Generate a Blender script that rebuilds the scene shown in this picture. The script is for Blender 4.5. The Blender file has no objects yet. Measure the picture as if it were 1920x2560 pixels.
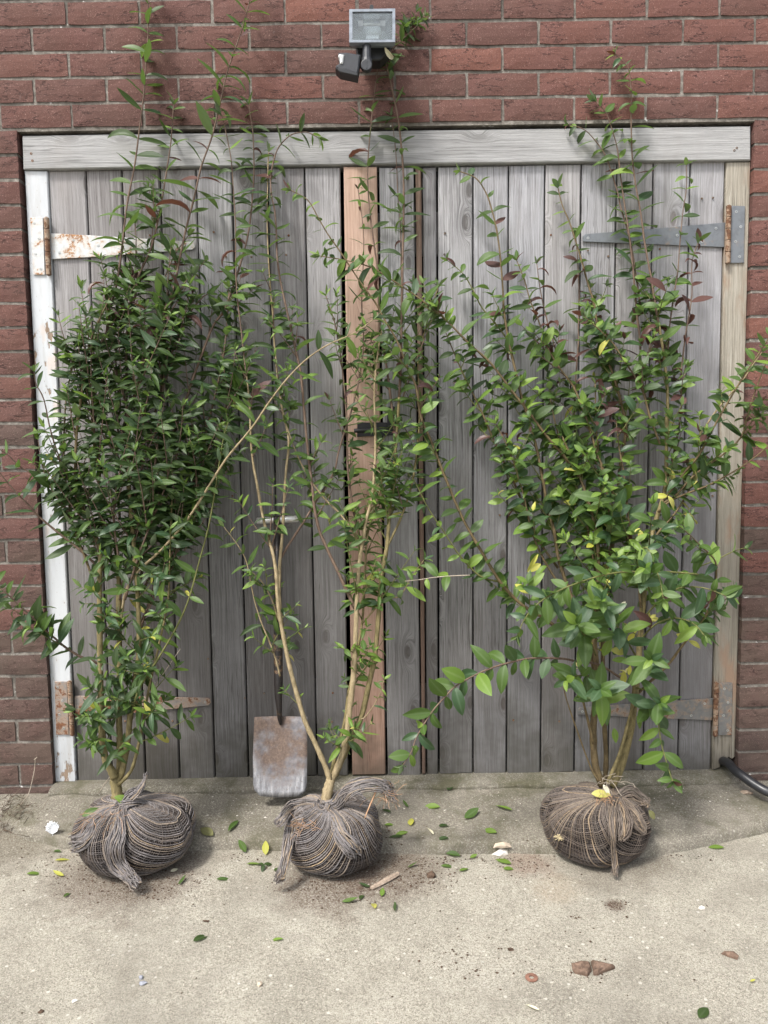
import bpy, math, random
import numpy as np
from mathutils import Vector, Matrix, noise

random.seed(7)
RNG = np.random.default_rng(11)
scene = bpy.context.scene
COL = scene.collection

# ------------------------------------------------------------------ camera, sky, sun, exposure
CAM = np.array([0.0, -2.55181, 1.14408])
PITCH, ROLL, YAW, FPX = 0.09004, -0.01578, -0.00361, 1923.0


def cam_axes():
    cp, sp = math.cos(PITCH), math.sin(PITCH)
    r, f, u = np.array([1, 0, 0.]), np.array([0, cp, -sp]), np.array([0, sp, cp])
    cy, sy = math.cos(YAW), math.sin(YAW)
    M = np.array([[cy, -sy, 0], [sy, cy, 0], [0, 0, 1]])
    r, f, u = M @ r, M @ f, M @ u
    cr, sr = math.cos(ROLL), math.sin(ROLL)
    return cr * r + sr * u, -sr * r + cr * u, f


AR, AU, AF = cam_axes()
cam_data = bpy.data.cameras.new("camera")
cam = bpy.data.objects.new("camera", cam_data)
COL.objects.link(cam)
cam_data.sensor_fit = 'HORIZONTAL'
cam_data.sensor_width = 36.0
cam_data.lens = FPX / 1920 * 36.0
cam_data.clip_start = 0.05
cam_data.clip_end = 400
cam.matrix_world = Matrix(((AR[0], AU[0], -AF[0], CAM[0]), (AR[1], AU[1], -AF[1], CAM[1]),
                           (AR[2], AU[2], -AF[2], CAM[2]), (0, 0, 0, 1)))
scene.camera = cam

SUN_EL, SUN_AZ = math.radians(56), math.radians(222)     # azimuth clockwise from +Y; behind the camera to the left
world = bpy.data.worlds.new("World")
scene.world = world
world.use_nodes = True
wn = world.node_tree
wn.nodes.clear()
sky = wn.nodes.new('ShaderNodeTexSky')
sky.sky_type = 'NISHITA'
sky.sun_disc = False
sky.sun_elevation = SUN_EL
sky.sun_rotation = SUN_AZ
sky.dust_density = 4.0
sky.air_density = 1.0
hs = wn.nodes.new('ShaderNodeHueSaturation')
hs.inputs['Saturation'].default_value = 0.42
bg = wn.nodes.new('ShaderNodeBackground')
bg.inputs['Strength'].default_value = 0.115
wo = wn.nodes.new('ShaderNodeOutputWorld')
wn.links.new(sky.outputs[0], hs.inputs['Color'])
wn.links.new(hs.outputs[0], bg.inputs[0])
wn.links.new(bg.outputs[0], wo.inputs[0])

sl = bpy.data.lights.new("sun", 'SUN')
sl.energy = 1.5
sl.angle = math.radians(10)
sl.color = (1.0, 0.97, 0.925)
sun = bpy.data.objects.new("sun", sl)
COL.objects.link(sun)
sdir = Vector((math.sin(SUN_AZ) * math.cos(SUN_EL), math.cos(SUN_AZ) * math.cos(SUN_EL), math.sin(SUN_EL)))
sun.rotation_euler = sdir.to_track_quat('Z', 'Y').to_euler()
sun.location = sdir * 20

vs = scene.view_settings
scene.display_settings.display_device = 'sRGB'
vs.view_transform = 'Standard'
vs.look = 'None'
vs.exposure = 1.55
vs.gamma = 1
vs.use_curve_mapping = False


# ------------------------------------------------------------------ where a point of the place lies
def ray(u, v):
    d = AF + AR * ((u - 960) / FPX) - AU * ((v - 1280) / FPX)
    return d


def P(u, v, y):
    """point of the upright plane Y = y"""
    d = ray(u, v)
    return Vector(CAM + d * ((y - CAM[1]) / d[1]))


def G(u, v, z):
    d = ray(u, v)
    return Vector(CAM + d * ((z - CAM[2]) / d[2]))


DRIVE_Z = -0.09
EDGE_PX = [(-140, 1990), (-60, 2025), (0, 2062), (60, 2095), (150, 2118), (330, 2130), (560, 2120), (700, 2124), (960, 2130),
           (1100, 2133), (1250, 2130), (1380, 2132), (1620, 2142), (1700, 2128), (1800, 2106), (1920, 2078), (2060, 2040), (2300, 1990)]
EDGE = sorted([(p.x, p.y) for p in (G(u, v, -0.085) for u, v in EDGE_PX)])
EX, EY = [e[0] for e in EDGE], [e[1] for e in EDGE]


def edge_y(x):
    return float(np.interp(x, EX, EY)) + 0.006 * noise.noise((x * 9, 3.1, 0)) + 0.004 * noise.noise((x * 31, 1.1, 0))


APRON_BACK = -0.040


def ground_z(x, y):
    """height of the concrete under a point"""
    ye = edge_y(x)
    drive = DRIVE_Z + 0.002 * noise.noise((x * 3, y * 3, 0))
    if y < ye or x < EX[0] or x > EX[-1]:
        return drive
    t = (y - ye) / max(1e-4, (APRON_BACK - ye))
    t = min(1.0, t)
    top = -0.056 + 0.026 * t + 0.005 * noise.noise((x * 7, y * 9, 5.0)) + 0.002 * noise.noise((x * 28, y * 28, 1.0))
    d = y - ye
    if d < 0.02:
        k = d / 0.02
        k = math.sqrt(max(0, 1 - (1 - k) ** 2))
        top = (DRIVE_Z - 0.004) * (1 - k) + top * k
    return max(top, drive) if d > 0.02 else top


def ground_hit(u, v):
    z = -0.07
    for _ in range(14):
        p = G(u, v, z)
        z = 0.5 * z + 0.5 * ground_z(p.x, p.y)
    return G(u, v, z)


# ------------------------------------------------------------------ mesh building
class MB:
    def __init__(self):
        self.v, self.f, self.m, self.rib = [], [], [], []

    def add(self, verts, faces, mat=0, rib=None):
        o = len(self.v)
        self.v.extend([tuple(p) for p in verts])
        self.f.extend([tuple(i + o for i in f) for f in faces])
        self.m.extend([mat] * len(faces))
        self.rib.extend(rib if rib is not None else [0.0] * len(verts))

    def mesh(self, name, mats, smooth=False):
        me = bpy.data.meshes.new(name)
        me.from_pydata(self.v, [], self.f)
        for m in mats:
            me.materials.append(m)
        if len(mats) > 1:
            me.polygons.foreach_set('material_index', self.m)
        if smooth:
            me.polygons.foreach_set('use_smooth', [True] * len(me.polygons))
        if any(self.rib):
            a = me.attributes.new('rib', 'FLOAT', 'POINT')
            a.data.foreach_set('value', self.rib)
        me.update()
        return me

    def build(self, name, mats, parent=None, smooth=False, origin=None):
        if not isinstance(mats, (list, tuple)):
            mats = [mats]
        if origin is not None:
            o = Vector(origin)
            self.v = [(p[0] - o.x, p[1] - o.y, p[2] - o.z) for p in self.v]
        ob = bpy.data.objects.new(name, self.mesh(name, mats, smooth))
        COL.objects.link(ob)
        if origin is not None:
            ob.location = origin
        if parent is not None:
            ob.parent = parent
            pw = world_loc(parent)
            ob.location = (Vector(origin) if origin is not None else Vector((0, 0, 0))) - pw
        return ob


def world_loc(o):
    p = Vector(o.location)
    while o.parent is not None:
        o = o.parent
        p = p + Vector(o.location)
    return p


def thing(name, label, cat, loc=(0, 0, 0), group=None):
    o = bpy.data.objects.new(name, None)
    COL.objects.link(o)
    o.empty_display_size = 0.05
    o.location = loc
    return tag(o, label, cat, group)


def tag(o, label, cat, group=None):
    o['label'] = label
    o['category'] = cat
    if group:
        o['group'] = group
    return o


def kind(o, k):
    o['kind'] = k
    return o


def tube(mb, pts, radii, n=6, mat=0, cap=True, flat=1.0):
    pts = [Vector(p) for p in pts]
    N = len(pts)
    if not isinstance(radii, (list, tuple, np.ndarray)):
        radii = [radii] * N
    vs_, fs = [], []
    t0 = (pts[1] - pts[0]).normalized()
    ref = Vector((0, 0, 1)) if abs(t0.z) < 0.8 else Vector((0, 1, 0))
    a = t0.cross(ref).normalized()
    for i in range(N):
        t = (pts[min(i + 1, N - 1)] - pts[max(i - 1, 0)])
        if t.length < 1e-9:
            t = t0
        t.normalize()
        a = (a - t * a.dot(t))
        if a.length < 1e-6:
            a = t.orthogonal()
        a.normalize()
        b = t.cross(a)
        for k in range(n):
            w = 2 * math.pi * k / n
            vs_.append(pts[i] + (a * math.cos(w) + b * math.sin(w) * flat) * radii[i])
    for i in range(N - 1):
        for k in range(n):
            k2 = (k + 1) % n
            fs.append((i * n + k, i * n + k2, (i + 1) * n + k2, (i + 1) * n + k))
    if cap:
        fs.append(tuple(reversed(range(n))))
        fs.append(tuple((N - 1) * n + k for k in range(n)))
    mb.add(vs_, fs, mat)


def prism(mb, poly, depth, chamfer=0.0, mat=0):
    """poly: front outline (list of Vectors, anticlockwise seen from -Y), pushed back along +Y, front edges chamfered"""
    n = len(poly)
    c = sum(poly, Vector()) / n
    vs_, fs = [], []
    if chamfer > 0:
        front = []
        for i in range(n):
            p, a, b = poly[i], poly[i - 1], poly[(i + 1) % n]
            d = ((a - p).normalized() + (b - p).normalized())
            if d.length < 1e-4:
                e = (b - a).normalized()
                d = Vector((-e.z, 0, e.x))
                if d.dot(c - p) < 0:
                    d = -d
                d = d * chamfer
            else:
                s = max(0.25, math.sqrt(max(0, 1 - ((a - p).normalized().dot((b - p).normalized()) + 1) / 2)))
                d = d.normalized() * chamfer / max(0.3, s) if d.dot(c - p) > 0 else -d.normalized() * chamfer
            front.append(p + d)
        rings = [front, [p + Vector((0, chamfer, 0)) for p in poly], [p + Vector((0, depth, 0)) for p in poly]]
    else:
        rings = [list(poly), [p + Vector((0, depth, 0)) for p in poly]]
    for r in rings:
        vs_.extend(r)
    fs.append(tuple(range(n)))
    for k in range(len(rings) - 1):
        for i in range(n):
            j = (i + 1) % n
            fs.append((k * n + i, (k + 1) * n + i, (k + 1) * n + j, k * n + j))
    fs.append(tuple(reversed(range((len(rings) - 1) * n, len(rings) * n))))
    mb.add(vs_, fs, mat)


def quad_px(pts, y):
    return [P(u, v, y) for u, v in pts]


def box(mb, lo, hi, mat=0):
    x0, y0, z0 = lo
    x1, y1, z1 = hi
    v = [(x0, y0, z0), (x1, y0, z0), (x1, y1, z0), (x0, y1, z0), (x0, y0, z1), (x1, y0, z1), (x1, y1, z1), (x0, y1, z1)]
    f = [(0, 3, 2, 1), (4, 5, 6, 7), (0, 1, 5, 4), (1, 2, 6, 5), (2, 3, 7, 6), (3, 0, 4, 7)]
    mb.add(v, f, mat)


def spline(pts, per=5):
    pts = [Vector(p) for p in pts]
    if len(pts) < 3:
        return [pts[0].lerp(pts[1], i / per) for i in range(per + 1)]
    q = [pts[0] * 2 - pts[1]] + pts + [pts[-1] * 2 - pts[-2]]
    out = []
    for i in range(1, len(q) - 2):
        a, b, c, d = q[i - 1], q[i], q[i + 1], q[i + 2]
        for k in range(per):
            t = k / per
            out.append(0.5 * ((2 * b) + (c - a) * t + (2 * a - 5 * b + 4 * c - d) * t * t + (3 * b - a - 3 * c + d) * t ** 3))
    out.append(pts[-1])
    return out


# ------------------------------------------------------------------ materials
class NT:
    def __init__(self, name):
        self.mat = bpy.data.materials.new(name)
        self.mat.use_nodes = True
        self.t = self.mat.node_tree
        self.t.nodes.clear()
        self.out = self.n('ShaderNodeOutputMaterial')

    def n(self, typ, **kw):
        nd = self.t.nodes.new(typ)
        for k, v in kw.items():
            setattr(nd, k, v)
        return nd

    def put(self, sock, val):
        if hasattr(val, 'is_linked') or isinstance(val, bpy.types.NodeSocket):
            self.t.links.new(val, sock)
        elif val is not None:
            if isinstance(val, (tuple, list)) and len(val) == 3 and len(sock.default_value) == 4:
                val = (*val, 1.0)
            sock.default_value = val

    def math(self, op, a, b=0.5, c=0.5, clamp=False):
        nd = self.n('ShaderNodeMath', operation=op, use_clamp=clamp)
        for s, v in zip(nd.inputs, (a, b, c)):
            self.put(s, v)
        return nd.outputs[0]

    def mix(self, fac, a, b, blend='MIX'):
        nd = self.n('ShaderNodeMix', data_type='RGBA', blend_type=blend)
        self.put(nd.inputs['Factor'], fac)
        self.put(nd.inputs[6], a)
        self.put(nd.inputs[7], b)
        return nd.outputs[2]

    def ramp(self, fac, stops, interp='LINEAR'):
        nd = self.n('ShaderNodeValToRGB')
        cr = nd.color_ramp
        cr.interpolation = interp
        while len(cr.elements) < len(stops):
            cr.elements.new(0.5)
        for e, (p, c) in zip(cr.elements, stops):
            e.position = p
            if not isinstance(c, (tuple, list)):
                c = (c, c, c)
            e.color = (*c, 1)
        self.put(nd.inputs[0], fac)
        return nd.outputs[0]

    def step(self, x, lo, hi):
        nd = self.n('ShaderNodeMapRange', interpolation_type='SMOOTHSTEP')
        self.put(nd.inputs[0], x)
        nd.inputs[1].default_value = lo
        nd.inputs[2].default_value = hi
        return nd.outputs[0]

    def coords(self, kindc='Object', rnd=True):
        tc = self.n('ShaderNodeTexCoord')
        v = tc.outputs[kindc]
        if rnd:
            oi = self.n('ShaderNodeObjectInfo')
            self.rand = oi.outputs['Random']
            m = self.n('ShaderNodeVectorMath', operation='MULTIPLY_ADD')
            c = self.n('ShaderNodeCombineXYZ')
            for s in c.inputs:
                self.put(s, self.rand)
            self.t.links.new(c.outputs[0], m.inputs[0])
            m.inputs[1].default_value = (37.3, 11.9, 53.7)
            self.t.links.new(v, m.inputs[2])
            v = m.outputs[0]
        return v

    def scale(self, v, s):
        m = self.n('ShaderNodeVectorMath', operation='MULTIPLY')
        self.t.links.new(v, m.inputs[0])
        m.inputs[1].default_value = s
        return m.outputs[0]

    def noise(self, v, scale=5.0, detail=3.0, rough=0.55, dist=0.0, color=False):
        nd = self.n('ShaderNodeTexNoise')
        self.put(nd.inputs['Vector'], v)
        nd.inputs['Scale'].default_value = scale
        nd.inputs['Detail'].default_value = detail
        nd.inputs['Roughness'].default_value = rough
        nd.inputs['Distortion'].default_value = dist
        return nd.outputs['Color' if color else 'Fac']

    def voronoi(self, v, scale=5.0, feature='F1', out='Distance', rnd=1.0):
        nd = self.n('ShaderNodeTexVoronoi', feature=feature)
        self.put(nd.inputs['Vector'], v)
        nd.inputs['Scale'].default_value = scale
        nd.inputs['Randomness'].default_value = rnd
        return nd.outputs[out]

    def sep(self, v):
        nd = self.n('ShaderNodeSeparateXYZ')
        self.t.links.new(v, nd.inputs[0])
        return nd.outputs

    def comb(self, x, y, z):
        nd = self.n('ShaderNodeCombineXYZ')
        for s, v in zip(nd.inputs, (x, y, z)):
            self.put(s, v)
        return nd.outputs[0]

    def bump(self, h, strength=0.5, dist=0.002, normal=None):
        nd = self.n('ShaderNodeBump')
        nd.inputs['Strength'].default_value = strength
        nd.inputs['Distance'].default_value = dist
        self.put(nd.inputs['Height'], h)
        if normal is not None:
            self.t.links.new(normal, nd.inputs['Normal'])
        return nd.outputs[0]

    def pbr(self, color, rough=0.7, metal=0.0, normal=None, spec=0.5, **kw):
        b = self.n('ShaderNodeBsdfPrincipled')
        self.put(b.inputs['Base Color'], color)
        self.put(b.inputs['Roughness'], rough)
        self.put(b.inputs['Metallic'], metal)
        b.inputs['Specular IOR Level'].default_value = spec
        for k, v in kw.items():
            self.put(b.inputs[k.replace('_', ' ')], v)
        if normal is not None:
            self.t.links.new(normal, b.inputs['Normal'])
        return b.outputs[0]

    def done(self, shader):
        self.t.links.new(shader, self.out.inputs[0])
        return self.mat


def brick_mat(name, stops, dirt):
    m = NT(name)
    v = m.coords()
    oi = m.rand
    base = m.ramp(oi, stops)
    n1 = m.noise(v, 9, 3)
    base = m.mix(m.math('MULTIPLY', m.step(n1, 0.35, 0.75), 0.5), base, m.mix(0.5, base, (0.16, 0.085, 0.08)))
    speck = m.noise(v, 420, 2, 0.7)
    base = m.mix(m.step(speck, 0.60, 0.74), base, (0.40, 0.26, 0.22))
    pits = m.step(m.noise(v, 260, 2, 0.6), 0.40, 0.30)
    base = m.mix(m.math('MULTIPLY', pits, 0.7), base, (0.05, 0.03, 0.028))
    # ragged drag marks running along the brick
    cv = m.scale(v, (8.0, 3.0, 30.0))
    c1 = m.noise(cv, 1.0, 4, 0.66, 0.15)
    line = m.math('ABSOLUTE', m.math('SUBTRACT', c1, 0.52))
    crack = m.math('SUBTRACT', 1.0, m.step(line, 0.003, 0.013))
    mask = m.step(m.noise(v, 9, 2), 0.42, 0.52)
    crack = m.math('MULTIPLY', crack, mask)
    base = m.mix(m.math('MULTIPLY', crack, 0.85), base, (0.035, 0.02, 0.018))
    drag = m.noise(m.scale(v, (190, 60, 26)), 1.0, 3, 0.6)
    base = m.mix(m.math('MULTIPLY', m.step(drag, 0.55, 0.75), 0.22), base, (0.10, 0.05, 0.045))
    # lime bloom and grime
    bloom = m.step(m.noise(v, 16, 4, 0.7), 0.66, 0.82)
    base = m.mix(m.math('MULTIPLY', bloom, 0.35), base, (0.5, 0.44, 0.42))
    if dirt:
        d = m.step(m.noise(v, 7, 4, 0.6), 0.30, 0.65)
        base = m.mix(m.math('MULTIPLY', d, dirt), base, (0.10, 0.075, 0.06))
    h = m.math('ADD', m.math('MULTIPLY', crack, -1.2), m.math('ADD', m.math('MULTIPLY', drag, 0.5), m.math('MULTIPLY', m.noise(v, 120, 4, 0.7), 0.8)))
    return m.done(m.pbr(base, 0.9, normal=m.bump(h, 0.6, 0.003), spec=0.2))


RED = [(0.0, (0.0862, 0.0442, 0.0374)), (0.3, (0.1038, 0.0498, 0.0410)), (0.6, (0.0950, 0.0470, 0.0401)), (1.0, (0.1162, 0.0545, 0.0438))]
REDR = [(0.0, (0.1074, 0.0517, 0.0428)), (0.4, (0.1232, 0.0564, 0.0446)), (0.7, (0.1144, 0.0536, 0.0438)), (1.0, (0.1452, 0.0639, 0.0474))]
BROWN = [(0.0, (0.0651, 0.0451, 0.0374)), (0.35, (0.0774, 0.0479, 0.0392)), (0.7, (0.0616, 0.0442, 0.0383)), (1.0, (0.0854, 0.0470, 0.0383))]
M_BRICK = brick_mat('brick_red', RED, 0.15)
M_BRICKR = brick_mat('brick_bright_red', REDR, 0.0)
M_BRICKB = brick_mat('brick_brown', BROWN, 0.55)


def mortar_mat():
    m = NT('mortar')
    v = m.coords(rnd=False)
    n = m.noise(v, 60, 5, 0.7)
    base = m.ramp(n, [(0.25, (0.085, 0.076, 0.065)), (0.5, (0.18, 0.163, 0.142)), (0.8, (0.36, 0.335, 0.30))])
    dirt = m.step(m.noise(v, 5, 4, 0.6), 0.45, 0.62)
    base = m.mix(m.math('MULTIPLY', dirt, 0.65), base, (0.06, 0.053, 0.046))
    lime = m.step(m.noise(v, 26, 4, 0.65), 0.645, 0.70)
    base = m.mix(lime, base, (0.58, 0.565, 0.54))
    return m.done(m.pbr(base, 0.95, normal=m.bump(m.noise(v, 300, 4, 0.7), 0.8, 0.003), spec=0.2))


M_MORTAR = mortar_mat()


def wood_mat(name, light, mid, dark, knot, wear=None, wear_amt=0.0, horizontal=False, damp_shade_col=(0.055, 0.048, 0.04), damp_shade=0.0, knots=1.0, tint=None):
    m = NT(name)
    v = m.coords()
    s = m.sep(v)
    X, Z = (s[2], s[0]) if horizontal else (s[0], s[2])
    kv = m.comb(m.math('MULTIPLY', X, 9.0), m.math('MULTIPLY', Z, 3.6), 0.0)
    wob = m.noise(v, 6, 2)
    vor = m.n('ShaderNodeTexVoronoi', feature='F1')
    vor.voronoi_dimensions = '2D'
    m.put(vor.inputs['Vector'], kv)
    vor.inputs['Scale'].default_value = 1.0
    vor.inputs['Randomness'].default_value = 0.85
    d = m.math('ADD', vor.outputs['Distance'], m.math('MULTIPLY', m.math('SUBTRACT', wob, 0.5), 0.05))
    keep = m.step(m.sep(vor.outputs['Color'])[0], 0.50, 0.52)
    k = m.math('MULTIPLY', m.math('MULTIPLY', m.math('SUBTRACT', 1.0, m.step(d, 0.0, 0.30)), keep), knots)
    gx = m.math('ADD', m.math('MULTIPLY', X, 190.0), m.math('MULTIPLY', k, 9.0))
    gx = m.math('ADD', gx, m.math('MULTIPLY', wob, 2.0))
    grain = m.noise(m.comb(gx, m.math('MULTIPLY', Z, 3.0), 0.0), 1.0, 6, 0.72)
    fine = m.noise(m.comb(m.math('MULTIPLY', gx, 2.6), m.math('MULTIPLY', Z, 14.0), 3.0), 1.0, 4, 0.75)
    split = m.noise(m.comb(m.math('MULTIPLY', gx, 0.45), m.math('MULTIPLY', Z, 1.3), 9.0), 1.0, 3, 0.6)
    col = m.ramp(grain, [(0.28, dark), (0.48, mid), (0.70, light)])
    col = m.mix(m.math('MULTIPLY', m.step(fine, 0.50, 0.30), 0.6), col, dark)
    col = m.mix(m.math('MULTIPLY', m.step(fine, 0.56, 0.74), 0.45), col, light)
    blot = m.noise(v, 3.5, 4, 0.6)
    col = m.mix(m.math('MULTIPLY', m.step(blot, 0.45, 0.75), 0.35), col, mid)
    sp_ = m.math('SUBTRACT', 1.0, m.step(m.math('ABSOLUTE', m.math('SUBTRACT', split, 0.5)), 0.004, 0.022))
    sp_ = m.math('MULTIPLY', sp_, m.step(m.noise(v, 2.2, 2), 0.46, 0.60))
    col = m.mix(m.math('MULTIPLY', sp_, 0.75), col, tuple(x * 0.45 for x in dark))
    # knots: dark heart, ring
    heart = m.math('MULTIPLY', m.math('MULTIPLY', m.math('SUBTRACT', 1.0, m.step(d, 0.065, 0.115)), keep), knots)
    ring = m.math('MULTIPLY', m.math('MULTIPLY', m.math('SUBTRACT', m.step(d, 0.09, 0.13), m.step(d, 0.13, 0.20)), keep), 0.35 * knots)
    col = m.mix(m.math('MULTIPLY', ring, 1.0, clamp=True), col, m.mix(0.5, knot, dark))
    col = m.mix(m.math('MULTIPLY', heart, 0.8, clamp=True), col, knot)
    warm = m.step(m.noise(m.scale(v, (5, 5, 1.6)), 1.0, 4, 0.65), 0.48, 0.72)
    col = m.mix(m.math('MULTIPLY', warm, 0.45), col, m.mix(0.5, col, (0.17, 0.135, 0.105)))
    # per board tint
    r2 = m.math('FRACT', m.math('MULTIPLY', m.rand, 17.3))
    col = m.mix(m.math('MULTIPLY', r2, 0.38), col, m.mix(0.6, col, light))
    streak = m.noise(m.comb(m.math('MULTIPLY', X, 16.0), m.math('MULTIPLY', Z, .9), 4.0), 1.0, 4, .6)
    col = m.mix(m.math('MULTIPLY', m.step(streak, 0.50, 0.72), 0.6), col, m.mix(0.45, dark, mid))
    col = m.mix(m.math('MULTIPLY', m.rand, 0.45), col, m.mix(0.5, col, (0.15, 0.11, 0.085)))
    if damp_shade:  # darker towards the foot: dimmer light painted into the colour, plus damp
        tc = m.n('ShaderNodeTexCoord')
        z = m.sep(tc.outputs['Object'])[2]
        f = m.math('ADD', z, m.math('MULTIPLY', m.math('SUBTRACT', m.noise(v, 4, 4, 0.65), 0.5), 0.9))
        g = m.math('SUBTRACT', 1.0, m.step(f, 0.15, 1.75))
        col = m.mix(m.math('MULTIPLY', g, damp_shade), col, m.mix(0.36, damp_shade_col, col))
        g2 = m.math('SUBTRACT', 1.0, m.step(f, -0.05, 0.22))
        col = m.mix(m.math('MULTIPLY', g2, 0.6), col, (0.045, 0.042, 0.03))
    if wear is not None:
        w = m.step(m.noise(m.scale(v, (14, 14, 4)), 1.0, 5, 0.65), 0.54 - wear_amt, 0.74 - wear_amt)
        col = m.mix(w, col, wear)
    h = m.math('ADD', m.math('MULTIPLY', grain, 0.6), m.math('MULTIPLY', fine, 0.7))
    h = m.math('SUBTRACT', h, m.math('MULTIPLY', heart, 0.5))
    return m.done(m.pbr(col, 0.85, normal=m.bump(h, 0.75, 0.0025), spec=0.25))


GREYW = dict(light=(0.4502, 0.4464, 0.4532), mid=(0.2682, 0.2632, 0.2674), dark=(0.0623, 0.0595, 0.0601), knot=(0.0527, 0.0465, 0.0422))
M_PLANK = wood_mat('weathered_plank', **GREYW, damp_shade=0.92)
M_PLANKW = wood_mat('weathered_plank_pale', (0.4296, 0.4338, 0.4556), (0.2726, 0.2717, 0.2831), (0.0702, 0.0679, 0.0700), (0.0743, 0.0614, 0.0569), damp_shade=0.85)
M_PLANKD = wood_mat('weathered_plank_dark', (0.3448, 0.3395, 0.3455), (0.1916, 0.1860, 0.1885), (0.0479, 0.0446, 0.0449), (0.0431, 0.0372, 0.0341), damp_shade=0.9)
M_PINK = wood_mat('new_pine', (0.56, 0.41, 0.33), (0.45, 0.31, 0.24), (0.28, 0.17, 0.12), (0.24, 0.12, 0.075), damp_shade=0.75, damp_shade_col=(0.13, 0.06, 0.035))
M_STRIP = wood_mat('brown_batten', (0.30, 0.21, 0.16), (0.19, 0.13, 0.10), (0.085, 0.055, 0.042), (0.07, 0.045, 0.035), damp_shade=0.7, damp_shade_col=(0.06, 0.035, 0.026), knots=0.4)
M_BEAM = wood_mat('weathered_beam', (0.4233, 0.4229, 0.4201), (0.2686, 0.2673, 0.2645), (0.0814, 0.0798, 0.0778), (0.0651, 0.0559, 0.0506), horizontal=True, knots=0.45)
M_POSTR = wood_mat('weathered_post', (0.46, 0.44, 0.38), (0.31, 0.285, 0.235), (0.13, 0.115, 0.09), (0.10, 0.08, 0.06), wear=(0.25, 0.175, 0.125), wear_amt=0.05, damp_shade=0.55, damp_shade_col=(0.075, 0.065, 0.045), knots=0.3)


def white_post_mat():
    m = NT('flaking_white_paint')
    v = m.coords(rnd=False)
    z = m.sep(v)[2]
    n = m.noise(m.scale(v, (40, 40, 14)), 1.0, 5, 0.7)
    low = m.math('SUBTRACT', 1.0, m.step(z, 0.02, 0.32))
    mids = m.math('MULTIPLY', m.math('SUBTRACT', m.step(z, 1.22, 1.42), m.step(z, 1.50, 1.60)), 0.9)
    f = m.math('ADD', n, m.math('ADD', m.math('MULTIPLY', low, 0.13), m.math('MULTIPLY', mids, 0.12)))
    col = m.ramp(m.noise(m.scale(v, (8, 8, 2)), 1.0, 4), [(0.3, (0.38, 0.40, 0.42)), (0.7, (0.54, 0.56, 0.575))])
    flake = m.step(f, 0.66, 0.69)
    wood = m.ramp(m.noise(m.scale(v, (90, 90, 9)), 1.0, 4), [(0.3, (0.13, 0.09, 0.06)), (0.7, (0.34, 0.25, 0.18))])
    stain = m.step(m.math('ADD', m.noise(m.scale(v, (10, 10, 5)), 2.0, 4), m.math('MULTIPLY', mids, 0.18)), 0.60, 0.78)
    col = m.mix(m.math('MULTIPLY', stain, 0.45), col, (0.55, 0.40, 0.30))
    col = m.mix(flake, col, wood)
    grime = m.step(m.noise(m.scale(v, (30, 30, 3)), 1.0, 5, 0.7), 0.45, 0.70)
    col = m.mix(m.math('MULTIPLY', grime, 0.4), col, (0.27, 0.25, 0.22))
    fleck = m.step(m.noise(m.scale(v, (160, 160, 60)), 1.0, 3), 0.64, 0.70)
    col = m.mix(m.math('MULTIPLY', fleck, 0.7), col, (0.25, 0.2, 0.16))
    h = m.math('SUBTRACT', m.math('MULTIPLY', m.noise(v, 60, 4), 0.4), flake)
    return m.done(m.pbr(col, 0.55, normal=m.bump(h, 0.6, 0.002), spec=0.4))


M_WHITE = white_post_mat()


def metal_mat(name, base, rust_amt, metal=0.35, rough=0.5, rcol=((0.075, 0.030, 0.017), (0.22, 0.095, 0.042))):
    m = NT(name)
    v = m.coords()
    n = m.noise(v, 22, 6, 0.72, 0.3)
    n2 = m.noise(v, 130, 4, 0.7)
    f = m.math('ADD', m.math('MULTIPLY', n, 0.75), m.math('MULTIPLY', n2, 0.25))
    r = m.step(f, 0.66 - rust_amt, 0.71 - rust_amt)
    col = m.mix(m.step(m.noise(v, 60, 4), 0.4, 0.8), base, tuple(c * 0.72 for c in base))
    rust = m.ramp(m.noise(v, 90, 4, 0.7), [(0.3, rcol[0]), (0.75, rcol[1])])
    halo = m.step(f, 0.56 - rust_amt, 0.68 - rust_amt)
    col = m.mix(m.math('MULTIPLY', halo, 0.35), col, (0.45, 0.27, 0.14))
    col = m.mix(r, col, rust)
    met = m.math('MULTIPLY', m.math('SUBTRACT', 1.0, r), metal)
    rg = m.math('ADD', rough, m.math('MULTIPLY', r, 0.35))
    h = m.math('ADD', m.math('MULTIPLY', r, 0.5), m.math('MULTIPLY', n2, 0.3))
    return m.done(m.pbr(col, rg, met, m.bump(h, 0.5, 0.0012)))


M_HINGE_W = metal_mat('white_painted_rusty_steel', (0.50, 0.52, 0.52), 0.12, 0.0, 0.5, ((0.14, 0.06, 0.03), (0.45, 0.25, 0.11)))
M_HINGE_G = metal_mat('galvanised_steel', (0.175, 0.187, 0.20), 0.0, 0.45, 0.48)
M_HINGE_R = metal_mat('rusty_grey_steel', (0.21, 0.198, 0.19), 0.165, 0.2, 0.55)
M_HINGE_M = metal_mat('rust_flecked_steel', (0.155, 0.155, 0.152), 0.09, 0.3, 0.5)
M_RUST = metal_mat('rusted_knuckle', (0.20, 0.165, 0.135), 0.17, 0.1, 0.7, ((0.06, 0.028, 0.018), (0.17, 0.085, 0.042)))
M_NAIL = metal_mat('rusty_nail', (0.10, 0.085, 0.075), 0.15, 0.2, 0.7)
M_SCREW = metal_mat('screw_steel', (0.42, 0.43, 0.42), 0.0, 0.7, 0.4)


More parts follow.
